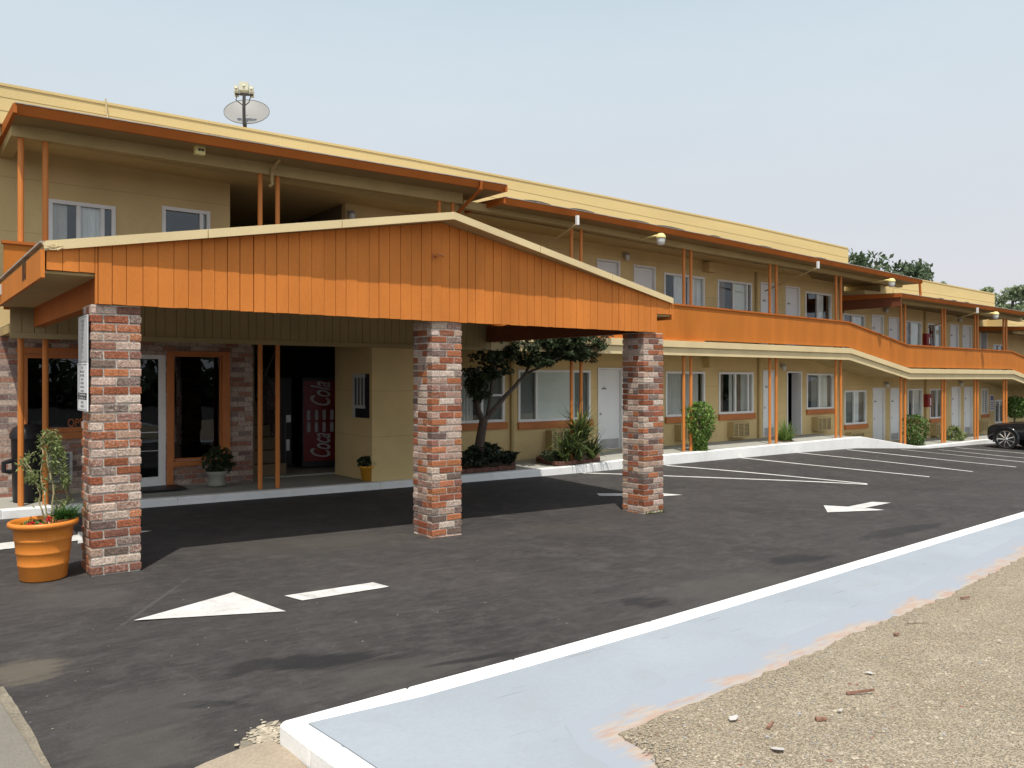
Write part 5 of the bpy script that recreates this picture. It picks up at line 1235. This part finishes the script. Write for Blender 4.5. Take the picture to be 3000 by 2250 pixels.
# planting beds
def bed(name, poly_px, zbase, label, h=.07):
    pts = [onZ(x, y, zbase) for x, y in poly_px]; c = sum(pts, Vector())/len(pts)
    t = thing(name, c, label, 'planting bed'); mb = MB()
    for a, b in zip(pts, pts[1:] + pts[:1]):
        L_ = (b-a).length; n = max(1, int(L_/.17))
        for i in range(n):
            p, q = a.lerp(b, i/n), a.lerp(b, (i+.94)/n); d = (q-p).normalized(); s_ = Vector((-d.y, d.x, 0))*.04; hh = Vector((0,0,h*R(.85,1.15)))
            mb.hexa([p-s_, q-s_, q+s_, p+s_, p-s_+hh, q-s_+hh, q+s_+hh, p+s_+hh])
    mk('edging', mb, 'edging', t)
    mb = MB(); mb.prism([Vector((p.x,p.y,zbase)) for p in pts], (0,0,h*.6)); mk('soil', mb, 'soil', t)
    return t
bed('planting_bed', [(1335,1388),(1504,1374),(1500,1352),(1380,1356)], .03, 'dark brick-edged bed round the foot of the leaning tree')
bed('planting_bed', [(1576,1351),(1634,1364),(1752,1352),(1748,1338),(1660,1333),(1590,1341)], .03, 'brick-edged bed under the yucca')
for i, (px, py, w) in enumerate([(1372,1355,46),(1405,1360,50),(1445,1345,55),(1485,1350,40),(1425,1328,45),(1392,1335,38)]):
    c = onY(px, py, 11.36 + (.12 if py < 1340 else 0)); r_ = w*.0048
    mb = MB()
    for _ in range(34):
        q = c + Vector((R(-.8,.8)*r_, R(-.7,.7)*r_, R(-.25,.75)*r_))
        for j in range(12):
            a = R(0,6.28); mb.blade(q, (cos(a), sin(a), R(.15,1.1)), R(.06,.10), .04, .4, 0, 3)
    mb.leaves(cloud(c + Vector((0,0,.08)), (r_*1.0, r_*.8, r_*.55), 190, .3), .06, 0, .2, 1.2)
    mk('succulent', mb, 'succulent', label='dark fleshy rosette plant at the foot of the leaning tree', cat='plant', group='rosette plants at the foot of the tree')
# leaning tree
ty = 11.45
def TP(px, py, y=ty): return onY(px, py, y)
t = thing('leaning_tree', TP(1410, 1345), 'dark leaning tree with a spreading flat crown between the brick columns', 'tree')
mb = MB()
def limb(pts, r0, r1, n=8):
    P = []
    for a, b in zip(pts, pts[1:]):
        for j in range(3): P.append(a.lerp(b, j/3) + Vector((R(-1,1),R(-1,1),R(-1,1)))*.008)
    P.append(pts[-1]); mb.tube(P, [r0 + (r1-r0)*i/(len(P)-1) for i in range(len(P))], n)
limb([TP(1408,1352), TP(1406,1300), TP(1412,1255), TP(1418,1225)], .088, .075)
limb([TP(1416,1240), TP(1402,1200), TP(1396,1160), TP(1392,1120,11.4), TP(1405,1085,11.35)], .055, .025)
limb([TP(1418,1235), TP(1440,1207), TP(1478,1165), TP(1512,1128), TP(1540,1095), TP(1556,1060,11.4), TP(1580,1030,11.35)], .05, .02)
limb([TP(1428,1222), TP(1436,1165,11.55), TP(1446,1090,11.6), TP(1452,1040,11.6), TP(1450,1000,11.6)], .035, .014)
limb([TP(1396,1160), TP(1430,1100), TP(1445,1060), TP(1480,1010)], .025, .01)
limb([TP(1540,1095), TP(1590,1072,11.3), TP(1650,1040,11.2), TP(1720,1010,11.1)], .024, .008)
limb([TP(1556,1062), TP(1610,1020,11.6), TP(1690,995,11.6)], .02, .008)
limb([TP(1446,1085), TP(1415,1035), TP(1405,1000)], .012, .005, 5); limb([TP(1446,1090), TP(1500,1030), TP(1540,1000)], .015, .006, 5)
mk('trunk', mb, 'bark', t, smooth=True)
lv = []
for (px, py, rx, ry, n) in [(1600,1010,60,24,700),(1520,1025,50,24,420),(1575,1000,52,20,460),(1640,998,60,22,600),(1690,1035,50,18,380),(1480,1035,40,22,200),(1665,1010,60,28,900),(1640,1035,70,20,620),(1710,1005,50,28,560),(1570,1055,40,16,260),(1545,1010,30,22,240),(1500,1015,36,24,240),(1460,1070,34,26,230),(1440,1050,34,20,140),(1412,1045,18,16,90),(1392,1110,24,20,330),(1400,1145,24,22,330),(1450,1090,26,18,190),(1420,1010,20,14,60),(1470,1000,36,14,130),(1385,1085,14,8,50),(1600,1066,40,8,120)]:
    sx = .0062; c = TP(px, py, 11.35 + R(-.1,.1))
    lv += clump(c, (rx*sx*1.12, R(.25,.45), ry*sx*1.15), int(n*(2.7 if px > 1530 else 1.0)), 18 if px > 1530 else 14)
mb = MB(); mb.leaves(lv, .05, 0, .2, 1.6); mk('crown', mb, 'leafdark', t)
lv = []
for (px, py, rx, ry, n) in [(1755,990,20,22,90),(1740,1030,22,20,90),(1775,980,16,12,60),(1735,1055,16,10,40)]: lv += cloud(TP(px, py, 11.2), (rx*.0062, .2, ry*.0062), n, 0)
mb = MB(); mb.leaves(lv, .045, 0, .2, 1.6); mk('reddish_tips', mb, 'leafred', t)
# yucca
def blades(name, mbm, c, n, L0, L1, w, spread, droop, label, cat, mat, group=None):
    mb = MB()
    for _ in range(n):
        a = R(0, 6.28); e = R(*spread); b = Vector(c) + Vector((R(-.05,.05), R(-.05,.05), R(0,.05)))
        mb.blade(b, (cos(a)*e, sin(a)*e, 1), R(L0, L1), w*R(.7,1.2), droop*R(.5,1.4))
    return mk(name, mb, mat, label=label, cat=cat, group=group)
c = onY(1690, 1345, 11.32); t = thing('yucca', c, 'tall spiky yucca with striped blades in front of the white door', 'plant')
mb = MB()
for (dx, dz, n, l0, l1) in [(-.02,.16,90,.4,.8),(.02,.48,80,.35,.74),(-.26,.14,60,.35,.75),(.16,.38,54,.35,.70),(.36,.02,90,.3,.66),(0,.0,80,.25,.5),(-.36,.02,40,.2,.45)]:
    for _ in range(n):
        a = R(0,6.28); mb.blade(c+Vector((dx+R(-.03,.03), R(-.1,.06), dz+R(-.03,.05))), (cos(a)*R(.1,.9), sin(a)*R(.1,.9), 1), R(l0,l1), .042, R(.5,1.8), 0 if R(0,1) < .6 else 1)
mk('blades', mb, ['blade', 'bladedark'], t)
mb = MB(); mb.tube([c, c+Vector((-.02,0,.25)), c+Vector((.02,0,.45))], [.05,.04,.03], 8); mk('stem', mb, 'bark', t)
mb = MB()
for (px, py) in [(1600,1330),(1620,1328),(1640,1335),(1660,1330),(1610,1345)]:
    q = onY(px, py, 11.5); mb.leaves(cloud(q, (.13,.12,.06), 130, 0), .032, 0, 0, 1.5)
mk('low_shrub', mb, 'leafdark', label='low dark ground shrub left of the yucca', cat='shrub')
# bushes by the posts
def bush(name, px, pytop, pybot, wpx, y, mat, n, label, shape, leaf=.03, stemn=5):
    b = onY(px, pybot, y); tz = onY(px, pytop, y).z; wx = (onY(px+wpx/2, pybot, y).x - onY(px-wpx/2, pybot, y).x)
    t = thing(name, b, label, 'bush'); hgt = tz - b.z
    mb = MB()
    for _ in range(stemn): mb.tube(wob(b+Vector((R(-.05,.05),R(-.05,.05),0)), b+Vector((R(-.3,.3)*wx,R(-.2,.2)*wx,hgt*R(.6,.85))), 4, .015), .010, 5)
    mk('stem', mb, 'bark', t); mb = MB(); pts = []
    while len(pts) < n:
        h = R(0,1); r_ = shape(h); a = R(0,6.28); rr = math.sqrt(R(.05,1)) * r_ * (1+.18*sin(a*3+h*9)) ; pts.append(b + Vector((cos(a)*rr*wx/2, sin(a)*rr*wx/2, h*hgt + R(-.02,.03))))
    mb.leaves(pts, leaf, 0, 0, 2.4); mk('foliage', mb, mat, t)
    return t
bush('bamboo_bush', 2050, 1180, 1321, 64, 11.30, 'leafbright', 2600, 'tall bright green bush beside the orange posts right of the canopy', lambda h: interp(h, [0,.2,.5,.85,1], [.45,.5,.85,1,.35]), .036)
bush('bamboo_bush', 2682, 1217, 1306, 40, 11.5, 'leafmid', 1200, 'narrow green bush at the foot of the walkway ramp', lambda h: interp(h, [0,.3,.8,1], [.6,.75,1,.4]), .04)
bush('low_bush', 2796, 1252, 1294, 32, 11.6, 'leafwillow', 420, 'small pale green plant behind the far posts', lambda h: interp(h, [0,.5,1], [.8,1,.3]), .05, 3)
c = onY(2300, 1293, 11.6)
t = thing('spiky_grass', c, 'spiky green grass clump before the open door', 'plant'); mb = MB()
for _ in range(260):
    a = R(0,6.28); e = R(0,1.1); mb.blade(c+Vector((R(-.14,.14),R(-.1,.1),0)), (cos(a)*e, sin(a)*e, 1), R(.15,.5)*(1.2-.6*e) + .08, .022, R(.2,1.2), 0 if R(0,1) < .7 else 1)
mk('blades', mb, ['leafbright', 'blade'], t)
mb = MB()
for k in range(9): a = k*.7; rock(mb, c+Vector((cos(a)*.19, sin(a)*.15-.02, .02)), .035, 0)
mk('stones', mb, 'edging', t)
# lollipop tree far right
b = onY(2972, 1275, 11.7); tz = onY(2972, 1236, 11.7).z
t = thing('round_headed_tree', b, 'small round-headed clipped tree behind the black car', 'tree')
mb = MB(); mb.tube(wob(b, Vector((b.x, 11.7, onY(2972,1225,11.7).z)), 4, .015), [.045,.04,.035,.03,.03], 8); mk('trunk', mb, 'bark', t)
mb = MB(); mb.leaves(cloud(onY(2976,1193,11.7), (.5,.4,.42), 1500, .3), .06, 0, 0, 1.6); mk('crown', mb, 'leafmid', t)
# trees beyond the roof
def far_tree(px, pytop, dist, wid, mat, label, n=1500, conif=False, cat='tree'):
    r = ray(px, pytop); s_ = dist; x, y, zt = s_*r[0], s_*r[1], H + s_*r[2]; z0 = -2.2
    t = thing('pine_tree' if conif else 'oak_tree', (x, y, z0), label, cat, 'trees beyond the motel roof'); hgt = zt - z0
    mb = MB(); mb.tube(wob((x,y,z0), (x,y,zt-hgt*.12), 5, .15), [hgt*.028*(1-.14*i) for i in range(6)], 8)
    cl = []
    nl = 30
    for k in range(nl):
        h = R(.32, .99); a = R(0,6.28)
        rad = wid*(interp(h, [.3,.5,.8,1], [.75,1,.75,.1]) if not conif else interp(h, [.2,.4,1], [.8,1,.08]))*R(.35,1)
        q = Vector((x+cos(a)*rad, y+sin(a)*rad, z0+h*hgt)); cl.append((q, wid*R(.2,.38) if not conif else wid*R(.14,.26)))
        if k % 2 == 0: mb.tube(wob((x,y,z0+h*hgt*.85), q, 3, .12), [hgt*.009,hgt*.007,hgt*.004,hgt*.002], 5)
    mk('trunk', mb, 'bark', t)
    lv = []
    for q, r_ in cl: lv += cloud(q, (r_, r_, r_*(.62 if not conif else .5)), n//nl, .1)
    mb = MB(); mb.leaves(lv, wid*.075, 0, 0, 1.7); mk('crown', mb, mat, t)
for a in [(2492,738,62,3.2,'treeA','dark tree tip just right of the upper parapet end'),(2572,752,64,3.9,'treeA','leftmost broad dark oak above the stepped roof'),(2632,770,66,3.5,'treeA','dark oak between its two neighbours above the eave lamp'),
          (2692,776,64,2.8,'treeA','dark oak with a pointed top above the roof end'),(2728,786,62,2.2,'treeA','rightmost dark oak of the clump above the roof')]: far_tree(*a)
for a in [(2893,842,96,3.2,'treeB','hazy pale tree just right of the lower parapet'),(2925,838,98,4.2,'treeB','hazy pale green tree left of the frame edge clump'),(2966,836,95,3.8,'treeB','hazy pale tree with twin tops near the right edge'),(3010,838,94,4.4,'treeB','hazy green tree at the right edge above the roof'),(3060,840,94,4.6,'treeB','hazy green tree cut by the right edge')]: far_tree(*a, conif=True, n=1800)

# woods added out of view behind the camera, sized to shade the low sky; they show in the glass
mb = MB(); lv = []
for k in range(70):
    x = -65 + k*2.4 + R(-.8,.8); y = -33 + R(-4,4) - (.1*abs(x-10)); hh = R(3.6, 6.0)
    mb.tube([(x,y,-2.4),(x+R(-.2,.2),y,hh*.7-2.4)], [.16,.07], 6, 1)
    for j in range(7): lv += cloud((x+R(-1.5,1.5), y+R(-1,1), R(-1.6, hh-2.4)), (2.4,1.6,1.7), 60, .1)
mb.leaves(lv, .55, 0, 0, 1.5); mk('woods', mb, ['treeA', 'bark'], kind='stuff', label='dark woods added out of view to shade the low sky')

# ------------------------------------------------------------------ black car
cx0, cyw = 26.5, 10.0; gz = zg(27, 10)+.0
car = thing('parked_car', (27.15, 8.6, gz), 'shiny black car with chrome wheels parked nose to the kerb', 'car')
W = .80; XC = cx0 + W
# stations along y (nose at high y): y, half width, sill z, belt z, roof z, roof half width
SEC = [(10.62,.50,.24,.46,.48,.3),(10.60,.64,.19,.60,.63,.5),(10.50,.75,.17,.68,.71,.60),(10.30,.79,.16,.735,.77,.66),(9.95,.80,.16,.76,.805,.68),(9.4,.80,.16,.78,.84,.68),(8.9,.80,.16,.80,.87,.66),(8.75,.80,.16,.81,.90,.64),(8.1,.80,.16,.82,1.24,.56),(7.6,.80,.16,.83,1.30,.55),(6.9,.80,.16,.84,1.29,.55),(6.3,.80,.16,.85,1.18,.56),(5.9,.79,.17,.86,.96,.62),(5.5,.77,.18,.86,.88,.64),(5.25,.70,.22,.82,.84,.6),(5.18,.6,.28,.7,.72,.5)]
mb = MB(); rings = []
for (y, hw, zs, zb, zr, rw) in SEC:
    zm = (zs+zb)/2
    pr_ = [(-hw*.94,zs),(-hw*1.0,zm),(-hw*.985,zb-.04),(-hw*.94,zb),(-rw-.02,zb+(zr-zb)*.55),(-rw*.82,zr-.012),(-rw*.4,zr)]
    pr_ = pr_ + [(-a, b) for a, b in reversed(pr_)]
    rings.append([(XC+a, y, gz+b) for a, b in pr_])
nn = len(rings[0])
for r_ in rings: mb.v += r_
for i in range(len(rings)-1):
    for k in range(nn): mb.f.append((i*nn+k, i*nn+(k+1) % nn, (i+1)*nn+(k+1) % nn, (i+1)*nn+k)); mb.m.append(0)
mb.f.append(tuple(range(nn))); mb.m.append(0); mb.f.append(tuple(reversed(range((len(rings)-1)*nn, len(rings)*nn)))); mb.m.append(0)
body = mk('body', mb, 'carpaint', car, smooth=True); bv = body.modifiers.new('subd', 'SUBSURF'); bv.levels = 1; bv.render_levels = 2
mb = MB()
mb.add([(XC-.60,8.72,gz+.91),(XC+.60,8.72,gz+.91),(XC+.50,8.10,gz+1.23),(XC-.50,8.10,gz+1.23)], [(0,1,2,3)])
for s_ in (-1, 1): mb.add([(XC+s_*.80,8.6,gz+.845),(XC+s_*.80,6.1,gz+.87),(XC+s_*.58,6.5,gz+1.22),(XC+s_*.58,8.05,gz+1.22)], [(0,1,2,3)])
mk('glazing', mb, 'carglass', car)
def wheel(x, y, s_):
    c = Vector((x, y, gz+.30)); w = sub('wheel', car, c)
    mb = MB(); ax = (s_, 0, 0); mb.lathe([(.20,-.17),(.285,-.17),(.30,-.14),(.30,-.03),(.288,-.005),(.248,.0),(.24,-.01)], c, 36, 0, ax); mk('tyre', mb, 'tyre', w, smooth=True)
    mb = MB(); mb.lathe([(.242,-.012),(.248,.004),(.232,.006),(.225,-.02),(.20,-.05)], c, 36, 0, ax)
    a0 = Vector((1,0,0))*s_
    for k in range(9):
        a = k*2*pi/9; d = Vector((0, cos(a), sin(a))); e = Vector((0, -sin(a), cos(a)))
        p, q = c + d*.04 + a0*(-.005), c + d*.232 + a0*(-.008)
        mb.hexa([p-e*.018, q-e*.026, q+e*.026, p+e*.018, p-e*.014+a0*.012, q-e*.014+a0*.010, q+e*.014+a0*.010, p+e*.014+a0*.012])
    mb.lathe([(.055,-.01),(.055,.012),(.03,.02),(.001,.022)], c, 16, 0, ax); mk('rim', mb, 'chrome', w)
    mb = MB(); mb.lathe([(.001,-.06),(.22,-.06)], c, 24, 0, ax); mk('brake_disc', mb, 'dishdark', w)
for y in (cyw, 6.55):
    wheel(XC-W-.005, y, -1); wheel(XC+W+.005, y, 1)
for y in (cyw, 6.55):
    for s_ in (-1, 1):
        mb = MB(); c = Vector((XC+s_*(W-.06), y, gz+.30)); n = 18
        for k in range(n+1):
            a = pi*(-.10 + 1.2*k/n); d = Vector((0, cos(a), sin(a)))
            for rr, xx in ((.315,.0),(.315,.075),(.355,.078),(.375,.05)): mb.v.append(tuple(c + d*rr + Vector((s_*xx,0,0))))
        for k in range(n):
            for j in range(3): mb.f.append((4*k+j, 4*k+j+1, 4*k+5+j, 4*k+4+j)); mb.m.append(0)
        mk('wheel_arch', mb, 'carpaint', car, smooth=True)
        mb = MB(); mb.lathe([(.001,0),(.316,0)], (XC+s_*(W+.004), y, gz+.30), 28, 0, (s_,0,0)); mk('arch_liner', mb, 'black', car)
for s_ in (-1, 1):
    mb = MB(); mb.lathe([(.001,.05),(.05,.045),(.085,.02),(.09,0)], (XC+s_*.52, 10.56, gz+.54), 16, 0, (0,1,0)); mk('headlight', mb, 'lens', car, smooth=True)
    mb = MB(); mb.box(XC+s_*.795, XC+s_*.815, 9.30, 9.42, gz+.69, gz+.72); mk('side_marker', mb, 'amber', car)
    mb = MB(); mb.box(XC+s_*.80, XC+s_*.835, 7.6, 7.78, gz+.70, gz+.725); mk('door_handle', mb, 'chrome', car)
    mb = MB(); mb.box(XC+s_*.62, XC+s_*.74, 5.14, 5.22, gz+.5, gz+.66); mk('tail_light', mb, 'redbox', car)
    mb = MB(); mb.hexa([(XC+s_*.82,8.55,gz+.87),(XC+s_*.95,8.55,gz+.87),(XC+s_*.95,8.42,gz+.87),(XC+s_*.82,8.42,gz+.87),(XC+s_*.82,8.55,gz+.97),(XC+s_*.95,8.55,gz+.97),(XC+s_*.95,8.42,gz+.97),(XC+s_*.82,8.42,gz+.97)]); mk('mirror', mb, 'carpaint', car, bevel=.02)

# ------------------------------------------------------------------ camera, light, sky
cam = bpy.data.cameras.new('camera'); co = bpy.data.objects.new('camera', cam); col.objects.link(co); scene.camera = co
cam.sensor_width = 36; cam.lens = F/3000*36; cam.clip_start = .05; cam.clip_end = 3000
co.location = (0, 0, H*S)
cam.shift_y = (1125 - CY)/3000 * -1
fwd = Vector((SN, CS, 0)); co.rotation_euler = fwd.to_track_quat('-Z', 'Y').to_euler()
# light travels toward +x, +y and down
ld = Vector((.67, 1, -2.65)).normalized(); el = math.asin(-ld.z)
sun = bpy.data.lights.new('sun', 'SUN'); so = bpy.data.objects.new('sun', sun); col.objects.link(so)
sun.energy = 4.2; sun.angle = radians(.6); sun.color = (1, .95, .87); so.rotation_euler = ld.to_track_quat('-Z', 'Y').to_euler(); so.location = (0, 0, 30)
w = bpy.data.worlds.new('World'); scene.world = w; w.use_nodes = True
N, L = w.node_tree.nodes, w.node_tree.links
bg = N['Background']; sky = N.new('ShaderNodeTexSky'); sky.sky_type = 'NISHITA'; sky.sun_disc = False
sky.sun_elevation = el; sky.sun_rotation = math.atan2(-ld.x, -ld.y); sky.air_density = 1.0; sky.dust_density = 3.5; sky.ozone_density = 1.0; sky.altitude = 150
hz = N.new('ShaderNodeMixRGB'); hz.inputs[0].default_value = .62; hz.inputs[2].default_value = (5.9, 6.3, 6.7, 1)
tc = N.new('ShaderNodeTexCoord'); mp = N.new('ShaderNodeMapping'); mp.inputs['Scale'].default_value = (1.2, 1.2, 4)
nz = N.new('ShaderNodeTexNoise'); nz.inputs['Scale'].default_value = 2.2; nz.inputs['Detail'].default_value = 6; nz.inputs['Roughness'].default_value = .6
L.new(tc.outputs['Generated'], mp.inputs[0]); L.new(mp.outputs[0], nz.inputs['Vector'])
mr = N.new('ShaderNodeMapRange'); mr.inputs[1].default_value = .35; mr.inputs[2].default_value = .8; mr.inputs[3].default_value = .975; mr.inputs[4].default_value = 1.03; L.new(nz.outputs['Fac'], mr.inputs[0])
sp = N.new('ShaderNodeSeparateXYZ'); L.new(tc.outputs['Generated'], sp.inputs[0])
ev = N.new('ShaderNodeMapRange'); ev.inputs[1].default_value = .36; ev.inputs[2].default_value = .92; ev.inputs[3].default_value = .95; ev.inputs[4].default_value = .30; L.new(sp.outputs[2], ev.inputs[0])
mm = N.new('ShaderNodeMath'); mm.operation = 'MULTIPLY'; L.new(ev.outputs[0], mm.inputs[0]); L.new(mr.outputs[0], mm.inputs[1]); L.new(mm.outputs[0], hz.inputs[0])
hc = N.new('ShaderNodeMixRGB'); hc.inputs[1].default_value = (6.25, 6.25, 6.6, 1); hc.inputs[2].default_value = (5.5, 6.45, 7.05, 1)
he = N.new('ShaderNodeMapRange'); he.inputs[1].default_value = .08; he.inputs[2].default_value = .42; L.new(sp.outputs[2], he.inputs[0]); L.new(he.outputs[0], hc.inputs[0]); dp = N.new('ShaderNodeVectorMath'); dp.operation = 'DOT_PRODUCT'; dp.inputs[1].default_value = Vector((-ld.x, -ld.y, 0)).normalized(); L.new(tc.outputs['Generated'], dp.inputs[0])
gl = N.new('ShaderNodeMapRange'); gl.interpolation_type = 'SMOOTHSTEP'; gl.inputs[1].default_value = -.2; gl.inputs[2].default_value = .9; gl.inputs[3].default_value = 1; gl.inputs[4].default_value = 1.48; L.new(dp.outputs['Value'], gl.inputs[0])
sc = N.new('ShaderNodeVectorMath'); sc.operation = 'SCALE'; L.new(hc.outputs[0], sc.inputs[0]); L.new(gl.outputs[0], sc.inputs['Scale']); L.new(sc.outputs[0], hz.inputs[2])
L.new(sky.outputs[0], hz.inputs[1]); L.new(hz.outputs[0], bg.inputs['Color']); bg.inputs['Strength'].default_value = .12
scene.view_settings.view_transform = 'Standard'; scene.view_settings.look = 'None'; scene.view_settings.exposure = 0; scene.view_settings.gamma = 1
